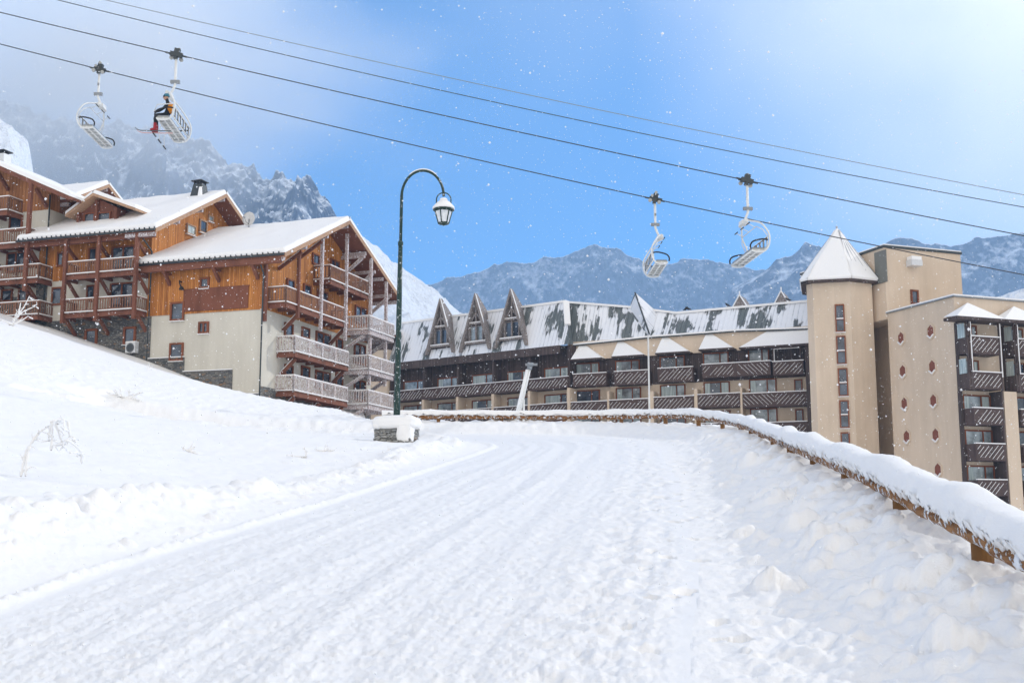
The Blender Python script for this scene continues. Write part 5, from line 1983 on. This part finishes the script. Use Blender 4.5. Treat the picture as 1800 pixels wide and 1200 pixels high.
ph = .60
mat_stone2 = mat_stone('grey_schist', 5.0, 1.38)
obj('masonry', rough_block(.56, .42, -.5, ph, 5), mat_stone2, pil)
# snow cap draped over it
def blob(hx, hy, hz, n=40, m=28, ex=.5, seed=1, amp=.05, drop=None):
    verts, faces = [], []
    for j in range(m + 1):
        t = -math.pi / 2 + math.pi * j / m
        for i in range(n):
            a = 2 * math.pi * i / n
            f = lambda c, e: math.copysign(abs(c) ** e, c)
            x, y, z = f(math.cos(t), ex) * f(math.cos(a), ex), f(math.cos(t), ex) * f(math.sin(a), ex), f(math.sin(t), .7)
            q = float(perlin(np.array([x * 2.2 + seed]), np.array([y * 2.2 + z * 1.7]), seed)[0]) + .5 * float(perlin(np.array([x * 5.2 + seed]), np.array([y * 5.2 + z * 4.7]), seed + 1)[0])
            verts.append((x * hx * (1 + amp * q), y * hy * (1 + amp * q), z * hz * (1 + amp * q * 2)))
    for j in range(m):
        for i in range(n):
            a, b = j * n + i, j * n + (i + 1) % n
            faces.append((a, b, b + n, a + n))
    mb = MB()
    mb.poly(verts, faces)
    return mb


mb = blob(.70, .54, .22, seed=3)
mb.v = [(x, y, z + ph + .07) for x, y, z in mb.v]
c2 = blob(.24, .30, .40, 24, 20, .6, 9, .12)
k0 = len(mb.v)
mb.v += [(x + .36, y - .22, z + ph - .16) for x, y, z in c2.v]
mb.f += [tuple(i + k0 for i in f) for f in c2.f]
c2 = blob(.16, .26, .12, 20, 14, .6, 12, .1)
k0 = len(mb.v)
mb.v += [(x - .48, y - .24, z + ph - .03) for x, y, z in c2.v]
mb.f += [tuple(i + k0 for i in f) for f in c2.f]
obj('snow_cap', mb, M_SNOW, pil, smooth=True)

lp = at(697, 742, 38.4)
lamp = empty('street_lamp', Matrix.Translation((lp.x, lp.y, lp.z)), label='tall dark green street lamp with curved gooseneck and hanging lantern', category='street lamp')
sc = 38.4 / FPX
top_z = at(705, 345, 38.4).z - lp.z
bx_ = at(706, 345, 38.4).x - lp.x
lan = at(780, 345, 38.4)
lx, lz = lan.x - lp.x, lan.z - lp.z
obj('pole', MB().tube([(0, 0, -1.4), (bx_ * .1, 0, .6), (bx_ * .16, 0, 1.0), (bx_ * .55, 0, top_z * .55), (bx_ * .78, 0, top_z * .78)], [.115, .11, .098, .085, .072], 14)
    .lathe((bx_ * .78, 0, top_z * .78), [(.075, -.04), (.088, 0), (.088, .09), (.06, .13)], 14), M_GREENS, lamp)
arc = [(bx_ * .78, 0, top_z * .78), (bx_, 0, top_z)]
az0 = at(706, 345, 38.4).z - lp.z
cx_, rx = (bx_ + lx) / 2, (lx - bx_) / 2
hz_ = (at(745, 300, 38.4).z - lp.z) - az0
for k in range(1, 21):
    a = math.pi * (1 - k / 20)
    arc.append((cx_ + rx * math.cos(a), 0, az0 + hz_ * math.sin(a)))
arc.append((lx, 0, lz + .10))
obj('gooseneck', MB().tube(arc, [.052] * 2 + [.045] * (len(arc) - 2), 12), M_GREENS, lamp)
mb = MB()
for k in range(1, len(arc) - 8):
    pass
sn = MB().tube([Vector(p) + Vector((0, 0, .045)) for p in arc[6:17]], [.012] + [.032] * 9 + [.012], 8)
obj('gooseneck_snow', sn, M_FROST, lamp)
# lantern
ln = empty('lantern')
ln.parent = lamp
LZ = at(780, 346, 38.4).z - lp.z
ln.location = (lx, 0, LZ)
yoke = [(-.24, 0, -.34)] + [(.24 * math.cos(math.pi * (1 - k / 12)), 0, -.34 + .26 + .0 + .24 * math.sin(math.pi * (1 - k / 12)) - .02) for k in range(13)] + [(.24, 0, -.34)]
fr = MB().tube(yoke, .02, 8)
h0, h1 = -.48, -.90
w0, w1 = .29, .175
for a in range(6):
    t0 = math.pi / 3 * a + .2
    t1 = math.pi / 3 * (a + 1) + .2
    p, q = Vector((w0 * math.cos(t0), w0 * math.sin(t0), h0)), Vector((w1 * math.cos(t0), w1 * math.sin(t0), h1))
    p2, q2 = Vector((w0 * math.cos(t1), w0 * math.sin(t1), h0)), Vector((w1 * math.cos(t1), w1 * math.sin(t1), h1))
    fr.beam(p, q, .03, .03)
    fr.beam(p, p2, .035, .04)
    fr.beam(q, q2, .035, .05)
fr.lathe((0, 0, -.98), [(.03, 0), (.10, .06), (w1, .08)], 6)
obj('lantern_frame', fr, M_GREENS, ln)
gl = MB()
for a in range(6):
    t0, t1 = math.pi / 3 * a + .2, math.pi / 3 * (a + 1) + .2
    f = .96
    gl.face([(w0 * f * math.cos(t0), w0 * f * math.sin(t0), h0), (w1 * f * math.cos(t0), w1 * f * math.sin(t0), h1),
             (w1 * f * math.cos(t1), w1 * f * math.sin(t1), h1), (w0 * f * math.cos(t1), w0 * f * math.sin(t1), h0)])
gm = Mat('frosted_lantern_glass', .3, (.72, .76, .80), .5)
gm.base(gm.ramp(gm.noise(gm.coord('Object'), 7, 4), [(.35, (.58, .63, .68)), (.65, (.84, .86, .88))]))
obj('lantern_glass', gl, gm.m, ln)
obj('lantern_cap', MB().lathe((0, 0, -.46), [(.36, 0), (.35, .03), (.20, .20), (.12, .24), (.11, .30), (.04, .34)], 12), M_GREEN, ln)
rs = MB().lathe((0, 0, -.44), [(.30, .02), (.372, .03), (.36, .09), (.27, .19), (.19, .27), (.15, .285)], 20)
rs.lathe((0, 0, -.44), [(.12, .30), (.135, .33), (.11, .38), (.05, .40)], 14)
obj('lantern_snow', rs, M_ROOFSNOW, ln, smooth=True)

# ------------------------------------------------------------------ frosted weeds and twigs on the slope
def weed(u, v, Y, stems, label, seed, r0=.014, grp='frosted weeds on the hillside'):
    p = at(u, v, Y)
    # find the slope below this line of sight
    d = ray(u, v)
    ys = np.linspace(6, 80, 900)
    hit = d.z / d.y * ys <= ground_z((d.x / d.y * ys)[:, None], ys[:, None], False)[0][:, 0] + .02
    if hit.any():
        p = at(u, v, float(ys[np.argmax(hit)]))
    R = random.Random(seed)
    e = empty('frosted_weed', Matrix.Translation((p.x, p.y, ground_at(p.x, p.y) - .03)), label=label, category='plant', group=grp)
    sc_ = p.y / FPX
    br, sw = MB(), MB()
    extra = []
    for st in stems:
        for (a0, b0), (a1, b1) in zip(st[:-1], st[1:]):
            for q in range(2):
                f = R.random()
                L = math.hypot(a1 - a0, b1 - b0) * R.uniform(.25, .55)
                an = math.atan2(b1 - b0, a1 - a0) + R.choice((-1, 1)) * R.uniform(.5, 1.1)
                xa, ya_ = a0 + (a1 - a0) * f, b0 + (b1 - b0) * f
                extra.append([(xa, ya_), (xa + L * .5 * math.cos(an), ya_ + L * .5 * math.sin(an)), (xa + L * math.cos(an + .3), ya_ + L * math.sin(an + .3))])
    for si, st in enumerate(list(stems) + extra):
        pts = [Vector((a * sc_, R.uniform(-.4, .4) * abs(a) * sc_, -b * sc_ + .03)) for a, b in st]
        pp = smooth_path(pts, 6)
        nn = len(pp)
        r = [r0 * (.55 if si < len(stems) else .32) * (1.0 - .7 * k / nn) * p.y / 20 for k in range(nn)]
        br.tube(pp, r, 6)
        sw.tube([q + Vector((0, 0, r[k] * .6)) for k, q in enumerate(pp)], [r[k] * (1.4 + 2.2 * abs(math.sin(k * 1.3 + seed)) ** 2) for k in range(nn)], 7)
    obj('stem', br, mat_twig, e)
    obj('rime', sw, M_SNOW, e, smooth=True)
    return e


mat_twig = mat_wood('dry_twig', (.10, .06, .04), (.2, .13, .08), 0)
weed(45, 835, 16, [[(0, 0), (4, -50), (20, -78), (48, -92)], [(-8, 0), (-4, -30), (0, -48), (14, -66), (24, -84)], [(45, -45), (42, -70), (50, -92), (62, -100), (68, -80)],
                   [(48, -92), (55, -60), (60, -50)], [(38, -90), (36, -62)], [(85, -25), (88, -45), (78, -62), (62, -50)], [(78, -62), (70, -70), (50, -46)], [(50, -92), (56, -108)], [(62, -98), (66, -70), (60, -55)]],
     'tall drooping weed coated in white rime at the left edge of the slope', 3, .019)
weed(22, 572, 60, [[(0, 0), (4, -14), (16, -34), (32, -52)], [(4, -12), (20, -24), (40, -34)], [(0, 0), (-14, -8), (-24, -10)], [(8, -20), (12, -42)], [(2, -2), (18, -10), (30, -16)]],
     'white frosted twig bush standing against the left chalet', 5, .012)
weed(222, 700, 40, [[(0, 0), (-10, -4), (-40, -12)], [(-10, -2), (-20, -16)], [(-8, -2), (-12, -22)], [(4, 0), (5, -16)], [(6, 0), (22, -8), (32, -10)], [(4, 0), (20, 2), (32, 8)], [(0, 0), (14, -10)]],
     'low sprawling frosted twigs lying half buried on the upper slope', 7, .013)
weed(332, 792, 24, [[(0, 0), (-14, -8)], [(0, 0), (6, -14)], [(2, 0), (14, 4), (22, 8)], [(0, 0), (12, -8)]], 'small frosted weed tuft in the middle of the slope', 9, .016)
weed(538, 803, 26, [[(0, 0), (-1, -10), (-4, -18)], [(0, -2), (2, -12)], [(0, 0), (-12, -2), (-34, -4)]], 'single upright frosted stalk above the left verge', 11, .012)
weed(570, 792, 28, [[(0, 0), (3, -14)], [(0, 0), (10, -5)], [(0, 0), (-18, -4)], [(6, 0), (18, -2)]], 'frosted twig pair beside the upright stalk near the verge', 12, .011)
weed(680, 797, 30, [[(0, 0), (4, -14)], [(2, -6), (8, -12)], [(0, 0), (-8, -4)]], 'thin bare twig poking from the snow before the stone pillar', 13, .009)
weed(262, 650, 70, [[(0, 0), (0, -12)], [(-3, 0), (-4, -8)], [(4, 0), (5, -7)]], 'tiny frosted stalks near the base of the nearest chalet', 15, .006)
weed(1392, 880, 12, [[(0, 0), (8, -20), (12, -26)], [(0, 0), (-8, -10)]], 'thin dry grass stalk leaning on the bank below the log fence', 17, .007)
# ------------------------------------------------------------------ chairlift ropes
def rope(pts, D, r, label, mat):
    """a rope hanging through surveyed points, extended well past both sides"""
    P = [at(u, v, Y) for (u, v), Y in zip(pts, D)]
    n = 60
    us = [q.x for q in P]
    A_ = np.array([[1, x, x * x] for x in us])
    cy = np.polyfit(us, [q.y for q in P], 1)
    cz = np.polyfit(us, [q.z for q in P], 2)
    xs = np.linspace(min(us) - 25, max(us) + 25, n)
    path = [(x, np.polyval(cy, x), np.polyval(cz, x)) for x in xs]
    o = obj('lift_cable', MB().tube(path, r, 8), mat)
    o['label'], o['category'], o['group'] = label, 'cable', 'chairlift ropes crossing the sky'
    return lambda x: Vector((x, float(np.polyval(cy, x)), float(np.polyval(cz, x)))), cz


D1, D2 = 58, 52
f1, cz1 = rope([(0, 78), (175, 123), (640, 232), (1150, 351), (1500, 426), (1800, 481)], [D1] * 6, .026, 'lowest dark haul rope carrying the two outer empty chairs', M_CABLE)
f2, cz2 = rope([(0, 22), (310, 97), (640, 170), (1000, 252), (1313, 318), (1800, 414)], [D2] * 6, .024, 'second dark haul rope carrying the occupied chair and an empty one', M_CABLE)
rope([(95, 0), (400, 72), (740, 148), (1020, 214), (1300, 272), (1800, 363)], [70] * 6, .027, 'thin grey line just above the haul ropes', M_DGREY)
rope([(175, 0), (430, 55), (690, 113), (1000, 180), (1240, 238), (1800, 341)], [74] * 6, .026, 'topmost thin line of the ski lift', M_GREY)


# ------------------------------------------------------------------ lift chairs: local x = way the seat faces, y = along the bench
def make_chair(swing=0.0):
    root = empty('lift_chair')
    H = 3.55                                   # rope above the seat
    # grip with its rollers, turned with the rope
    g = MB().box((-.34, -.10, -.10), (.34, .13, .13)).box((-.14, -.15, .131), (.16, .12, .36)).box((-.62, -.03, -.03), (-.341, .05, .05)).box((.341, -.03, -.03), (.62, .05, .05))
    g.box((.16, -.2, -.02), (.44, -.101, .09)).box((-.1, -.12, -.26), (.1, .1, -.101))
    grip = obj('grip', g, M_DGREY, root)
    grip.scale = (.82, .82, .82)
    for (x, z, r) in ((-.28, -.16, .11), (.28, -.16, .11), (-.02, .40, .09), (-.22, .16, .08)):
        obj('roller', MB().lathe((x, -.17, z), [(r * .5, -.06), (r, -.05), (r, .05), (r * .5, .06)], 14, 'y'), M_SILVER, grip)
    hang = MB().tube([(0, 0, -.2), (0, 0, -1.1), (0, 0, -1.45), (.12, 0, -1.75), (.22, 0, -1.95)], [.062, .062, .06, .058, .058], 12)
    ho = obj('hanger', hang, M_WHITE, root)
    obj('damper', MB().box((-.21, -.07, -1.36), (.21, .07, -1.22)), M_GREY, ho)
    obj('number_plate', MB().box((-.04, -.085, -.86), (.05, -.074, -.72)), M_GREY, ho)
    W2 = 1.55
    zs = -H
    bail = MB()
    bail.tube([(.22, -.55, -1.97), (.22, 0, -1.95), (.22, .55, -1.97)], .075, 10)
    for sg in (-1, 1):
        pth = smooth_path([(.22, sg * .5, -1.97), (.12, sg * .62, -2.0), (-.14, sg * 1.42, -2.32), (-.40, sg * 1.60, -2.8), (-.40, sg * 1.62, -3.25), (-.22, sg * 1.6, -3.56), (.10, sg * 1.58, -3.62), (.34, sg * 1.58, -3.58)], 6)
        bail.tube(pth, .038, 10)
    bo = obj('bail', bail, M_WHITE, root)
    obj('bail_joint', MB().box((.08, -.26, -2.05), (.36, .26, -1.86)), M_WHITE, bo)
    # seat: slatted underside and rim
    st = MB()
    st.box((-.20, -W2, zs + .02), (.34, W2, zs + .08))
    seat = obj('seat', st, M_SILVER, root)
    rim = MB()
    for x in (-.21, .06, .34):
        rim.tube([(x, -W2 - .03, zs + .0), (x, W2 + .03, zs + .0)], .038, 8)
    for y in np.linspace(-W2, W2, 7):
        rim.tube([(-.21, y, zs - .0), (.34, y, zs)], .024, 6)
    obj('seat_frame', rim, M_WHITE, seat)
    obj('seat_pad', MB().box((-.18, -W2 + .03, zs + .081), (.32, W2 - .03, zs + .14)), M_GREY, seat)
    bk = MB()
    for z in (.16, .62):
        bk.tube([(-.30 - z * .10, -W2, zs + z), (-.30 - z * .10, W2, zs + z)], .035, 8)
    for y in np.linspace(-W2, W2, 7):
        bk.tube([(-.31, y, zs + .1), (-.36, y, zs + .64)], .03, 8)
    back = obj('backrest', bk, M_WHITE, root)
    sl = MB()
    ys = np.linspace(-W2, W2, 7)
    for a, b in zip(ys[:-1], ys[1:]):
        for (y0, z0, y1, z1) in ((a + .06, .2, b - .06, .2), (a + .06, .58, b - .06, .58), (a + .06, .2, a + .06, .58), (b - .06, .2, b - .06, .58)):
            sl.tube([(-.33, y0, zs + z0), (-.33, y1, zs + z1)], .018, 6)
    obj('back_slot', sl, M_BLACK, back)
    for sg in (-1, 1):
        ar = MB().tube(smooth_path([(-.36, sg * (W2 + .02), zs + .48), (-.1, sg * (W2 + .02), zs + .50), (.28, sg * (W2 + .02), zs + .40), (.42, sg * (W2 + .02), zs + .24), (.42, sg * (W2 + .02), zs + .06)], 5), .036, 8)
        obj('armrest', ar, M_BLACK, root)
    return root, zs


def restraint(root, zs, up):
    """the safety bar with its foot rests, swung up over the bench or closed on the laps"""
    mb, fts = MB(), []
    piv = Vector((-.33, 0, -2.9))
    W2 = 1.5
    if up:
        d = Vector((.50, 0, .86)).normalized()
        for sg in (-1, 1):
            mb.tube([piv + Vector((0, sg * 1.62, 0)), piv + Vector((0, sg * 1.5, 0)) + d * .36, piv + Vector((0, sg * 1.05, 0)) + d * .62], .022, 6)
        mb.tube([piv + Vector((0, -1.05, 0)) + d * .62, piv + Vector((0, 1.05, 0)) + d * .62], .022, 6)
        for y in (-.9, 0, .9):
            mb.tube([piv + Vector((0, y, 0)) + d * .62, piv + Vector((.22, y, 0)) + d * .80], .018, 6)
            fts.append(MB().tube([piv + Vector((.22, y - .22, 0)) + d * .80, piv + Vector((.22, y + .22, 0)) + d * .80], .024, 8))
    else:
        for sg in (-1, 1):
            mb.tube([piv + Vector((0, sg * 1.62, 0)), (.35, sg * 1.56, zs + .62), (.48, sg * 1.45, zs + .38)], .024, 6)
        mb.tube([(.48, -1.45, zs + .38), (.48, 1.45, zs + .38)], .024, 6)
        for y in (-.9, 0, .9):
            mb.tube([(.48, y, zs + .38), (.62, y, zs - .1), (.58, y, zs - .55)], .018, 6)
            fts.append(MB().tube([(.58, y - .24, zs - .55), (.58, y + .24, zs - .55)], .03, 8))
    o = obj('restraint_bar', mb, M_WHITE, root)
    for ft in fts:
        obj('foot_rest', ft, M_BLACK, o)


chairs = [(f1, (175, 123), 1, 'empty lift chair nearest the upper left corner of the sky', True, 9),
          (f2, (310, 97), 180 + 2.5, 'lift chair carrying a skier above the left chalets', False, -9),
          (f1, (1151, 351), 1, 'empty lift chair hanging above the blue ridge, seen from behind its backrest', True, -6),
          (f2, (1313, 318), 180 + 6, 'empty lift chair hanging closest to the pointed stair tower', True, 10)]
CH = []
for i, (f, (u, v), yaw, lab, up, tilt) in enumerate(chairs):
    # the station on the rope seen at this bearing
    lo, hi = -60., 60.
    for _ in range(50):
        m_ = (lo + hi) / 2
        q = f(m_)
        dd = ray(u, v)
        if q.x / q.y < dd.x / dd.y:
            lo = m_
        else:
            hi = m_
    p = f(lo)
    root, zs = make_chair()
    restraint(root, zs, up)
    root.location = p + Vector((0, 0, -.02))
    root.rotation_euler = (0, 0, rad(yaw))
    root['label'], root['category'], root['group'] = lab, 'lift chair', 'chairs hanging on the ski lift'
    CH.append((root, zs))
    for ch in root.children:
        if ch.name.split('.')[0] == 'grip':
            sgn = -1 if abs(yaw) > 90 else 1
            ch.rotation_euler = (0, rad(12.5) * sgn, 0)

# ------------------------------------------------------------------ the skier on the second chair
def skin(chains, name, mat, parent, sub=2):
    """one continuous body grown round connected joints: chains of (x, y, z, radius); shared joints are welded"""
    vs, rs, es, key = [], [], [], {}

    def vid(p):
        k = tuple(round(c, 3) for c in p[:3])
        if k not in key:
            key[k] = len(vs)
            vs.append(p[:3])
            rs.append(p[3])
        return key[k]
    for c in chains:
        for a, b in zip(c[:-1], c[1:]):
            i, j = vid(a), vid(b)
            if i != j:
                es.append((i, j))
    me = bpy.data.meshes.new(name)
    me.from_pydata(vs, es, [])
    o = bpy.data.objects.new(name, me)
    COL.objects.link(o)
    md = o.modifiers.new('skin', 'SKIN')
    md.use_smooth_shade = True
    for i, sv in enumerate(me.skin_vertices[0].data):
        r_ = rs[i]
        sv.radius = (r_, r_) if not isinstance(r_, tuple) else r_
        sv.use_root = i == 0
    ms = o.modifiers.new('sub', 'SUBSURF')
    ms.levels = ms.render_levels = sub
    me.materials.append(mat)
    o.parent = parent
    return o


def mat_cloth(name, c, rough=.85):
    m = Mat(name, rough, c, .2)
    a = m.noise(m.coord('Object'), 12, 4, .6)
    m.base(m.mix(m.rng(a, .35, .7, 0, .5), tuple(c), tuple(k * .55 for k in c)))
    m.bump(m.noise(m.coord('Object'), 25, 3), .01)
    return m.m


M_ORANGE = mat_cloth('orange_jacket', (.75, .27, .02))
M_DARKC = mat_cloth('dark_ski_wear', (.030, .034, .042))
M_SKIN = mat_cloth('face_skin', (.55, .32, .22), .5)
M_RED = mat_paint('red_boot', (.34, .018, .03), .4, .2)
M_TEAL = mat_paint('blue_helmet', (.03, .17, .24), .35, .1)
M_SKI1 = mat_paint('dark_ski', (.05, .07, .085), .4, .3)
M_SKI2 = mat_paint('pale_red_ski', (.62, .36, .35), .4, .3)
root, zs = CH[1]


def person(y0, parent_loc, M, label):
    e = empty('person', M, label=label, category='person')
    zp = zs + .30
    c = []
    pel = (.0, y0, zp, .155)
    sp, ch_, nk = (-.06, y0, zp + .22, .165), (-.04, y0, zp + .44, .18), (.02, y0, zp + .60, .085)
    c.append([pel, sp, ch_, nk, (.06, y0, zp + .70, .075), (.08, y0, zp + .80, .085)])
    for s in (-1, 1):
        c.append([ch_, (-.02, y0 + s * .20, zp + .47, .085), (.10, y0 + s * .30, zp + .25, .066), (.30, y0 + s * .24, zp + .12, .052), (.44, y0 + s * .20, zp + .10, .04)])
        c.append([pel, (.12, y0 + s * .11, zp - .02, .105), (.44, y0 + s * .14, zp - .02, .085), (.52, y0 + s * .14, zp - .14, .078), (.50, y0 + s * .15, zp - .36, .066), (.50, y0 + s * .15, zp - .46, .06)])
    body = skin(c, 'body', M_DARKC, e)
    # jacket back and front panels, helmet, goggles, face
    jk = blob(.15, .225, .24, 24, 16, .85, 4, .05)
    jk.v = [(x - .115, y + y0, z + zp + .33) for x, y, z in jk.v]
    obj('jacket', jk, M_ORANGE, e, smooth=True)
    hd = blob(.105, .08, .13, 20, 16, .95, 6, .01)
    hd.v = [(x + .11, y + y0, z + zp + .83) for x, y, z in hd.v]
    hd.tube([(.20, y0, zp + .85), (.235, y0, zp + .81), (.20, y0, zp + .79)], [.012, .018, .012], 8)
    obj('head', hd, M_SKIN, e, smooth=True)
    hm = blob(.135, .115, .12, 22, 16, .9, 7, .01)
    hm.v = [(x + .085, y + y0, max(z, -.04) + zp + .90) for x, y, z in hm.v]
    obj('helmet', hm, M_TEAL, e, smooth=True)
    obj('goggles', MB().tube([(.14, y0 - .105, zp + .87), (.205, y0 - .06, zp + .87), (.215, y0, zp + .87), (.205, y0 + .06, zp + .87), (.14, y0 + .105, zp + .87)], .032, 10), M_BLACK, e)
    for s in (-1, 1):
        # mitten-gloved hand with thumb and fingers on the bar
        gb = (.44, y0 + s * .20, zp + .10)
        fing = MB()
        for k in range(4):
            yy = gb[1] - .036 + .024 * k
            L = (.92, 1.05, 1.0, .8)[k]
            fing.tube([(gb[0] + .02, yy, gb[2] + .02), (gb[0] + .075 * L, yy, gb[2] + .03), (gb[0] + .105 * L, yy, gb[2] + .0), (gb[0] + .085 * L, yy, gb[2] - .035)], [.017, .016, .015, .012], 8)
        fing.tube([(gb[0] + .0, gb[1] - s * .04, gb[2]), (gb[0] + .045, gb[1] - s * .065, gb[2] - .02), (gb[0] + .08, gb[1] - s * .05, gb[2] - .045)], [.017, .016, .012], 8)
        fing.tube([(gb[0] - .03, gb[1], gb[2]), (gb[0] + .01, gb[1], gb[2] + .01), (gb[0] + .05, gb[1], gb[2] + .015)], [.038, .046, .036], 10)
        obj('glove', fing, M_BLACK, e, smooth=True)
        bt = MB().tube([(.50, y0 + s * .15, zp - .40), (.50, y0 + s * .15, zp - .60), (.52, y0 + s * .15, zp - .68)], [.075, .075, .07], 12)
        bt.tube([(.44, y0 + s * .15, zp - .68), (.60, y0 + s * .15, zp - .69), (.70, y0 + s * .15, zp - .70)], [.062, .06, .042], 10)
        obj('ski_boot', bt, M_RED, e)
        sk = MB()
        pth = [(-.22, -.76), (.2, -.765), (.7, -.765), (1.12, -.755), (1.28, -.70), (1.36, -.63)]
        for (xa, za), (xb, zb_) in zip(pth[:-1], pth[1:]):
            sk.beam((xa, y0 + s * .15, zp + za), (xb, y0 + s * .15, zp + zb_), .085 if xb < 1.2 else .07, .02)
        o = obj('ski', sk, M_SKI2 if s < 0 else M_SKI1, e)
    return e


Mw = Matrix.Translation(root.location) @ Matrix.Rotation(root.rotation_euler.z, 4, 'Z')
person(1.05, None, Mw, 'skier in orange jacket, dark trousers and red boots riding the lift chair')

# ------------------------------------------------------------------ air
hz = MB().box((-2400, -65, -42), (2600, 3300, 1200))
M_HAZE = bpy.data.materials.new('thin_snowy_air')
M_HAZE.use_nodes = True
_t = M_HAZE.node_tree
_t.nodes.remove(_t.nodes['Principled BSDF'])
_pv = _t.nodes.new('ShaderNodeVolumePrincipled')
_pv.inputs['Color'].default_value = (.45, .70, 1.0, 1)
_pv.inputs['Density'].default_value = .00024
_pv.inputs['Anisotropy'].default_value = .1
_t.links.new(_pv.outputs[0], _t.nodes['Material Output'].inputs['Volume'])
obj('haze', hz, M_HAZE, kind='stuff', label='thin snowy air fading the far mountains to blue', category='haze')


def cloud_bank(c, r, dens, seed, label):
    mb = MB()
    mb.lathe((0, 0, 0), [(math.sin(t * math.pi / 14), -math.cos(t * math.pi / 14)) for t in range(1, 14)], 24)
    m_ = bpy.data.materials.new('cloud_vapour')
    m_.use_nodes = True
    t = m_.node_tree
    t.nodes.remove(t.nodes['Principled BSDF'])
    pv = t.nodes.new('ShaderNodeVolumePrincipled')
    pv.inputs['Color'].default_value = (1, 1, 1, 1)
    pv.inputs['Anisotropy'].default_value = .2
    tcn = t.nodes.new('ShaderNodeTexCoord')
    ln = t.nodes.new('ShaderNodeVectorMath')
    ln.operation = 'LENGTH'
    t.links.new(tcn.outputs['Object'], ln.inputs[0])
    no = t.nodes.new('ShaderNodeTexNoise')
    no.inputs['Scale'].default_value = 2.2
    no.inputs['Detail'].default_value = 3
    t.links.new(tcn.outputs['Object'], no.inputs['Vector'])
    a = t.nodes.new('ShaderNodeMath')
    a.operation = 'MULTIPLY_ADD'
    t.links.new(no.outputs['Fac'], a.inputs[0])
    a.inputs[1].default_value = -1.1
    t.links.new(ln.outputs['Value'], a.inputs[2])
    mr = t.nodes.new('ShaderNodeMapRange')
    mr.interpolation_type = 'SMOOTHSTEP'
    for i, v_ in enumerate((.28, -.75, 0., dens)):
        mr.inputs[i + 1].default_value = v_
    t.links.new(a.outputs[0], mr.inputs[0])
    t.links.new(mr.outputs[0], pv.inputs['Density'])
    t.links.new(pv.outputs[0], t.nodes['Material Output'].inputs['Volume'])
    o = obj('cloud', mb, m_, kind='stuff', label=label, category='cloud')
    o.location = c
    o.scale = r
    return o


cloud_bank(at(140, 150, 780), (300, 130, 150), .024, 1, 'soft cloud bank drifting across the upper left peak')
S.cycles.volume_step_rate = 1.0
S.cycles.volume_max_steps = 128

# ------------------------------------------------------------------ falling snow
R_ = np.random.RandomState(77)
nf = 60000
yy = (R_.rand(nf) ** (1 / 2.0)) * 24 + 3.2
xx = (R_.rand(nf) * 2 - 1) * (.62 * yy + .5)
zz = (R_.rand(nf) * .86 - .30) * yy
keep = (zz > plane_z(yy) + .25)
xx, yy, zz = xx[keep], yy[keep], zz[keep]
sz = .0030 + .0034 * R_.rand(len(xx)) ** 2.5
octv = np.array([(1, 0, 0), (-1, 0, 0), (0, 1, 0), (0, -1, 0), (0, 0, 1), (0, 0, -1)], float)
octf = np.array([(0, 2, 4), (2, 1, 4), (1, 3, 4), (3, 0, 4), (2, 0, 5), (1, 2, 5), (3, 1, 5), (0, 3, 5)])
V = (np.stack([xx, yy, zz], -1)[:, None, :] + octv[None] * sz[:, None, None] * (.7 + .6 * R_.rand(len(xx), 6, 1))).reshape(-1, 3)
F = (octf[None] + (np.arange(len(xx)) * 6)[:, None, None]).reshape(-1, 3)
me = bpy.data.meshes.new('falling_snow')
me.from_pydata(V.tolist(), [], F.tolist())
me.polygons.foreach_set('use_smooth', [True] * len(F))
fm = Mat('snowflake', .8, (.92, .93, .95), .2)
me.materials.append(fm.m)
o = bpy.data.objects.new('falling_snow', me)
COL.objects.link(o)
o['kind'], o['label'], o['category'] = 'stuff', 'light snowflakes drifting through the air', 'snow'
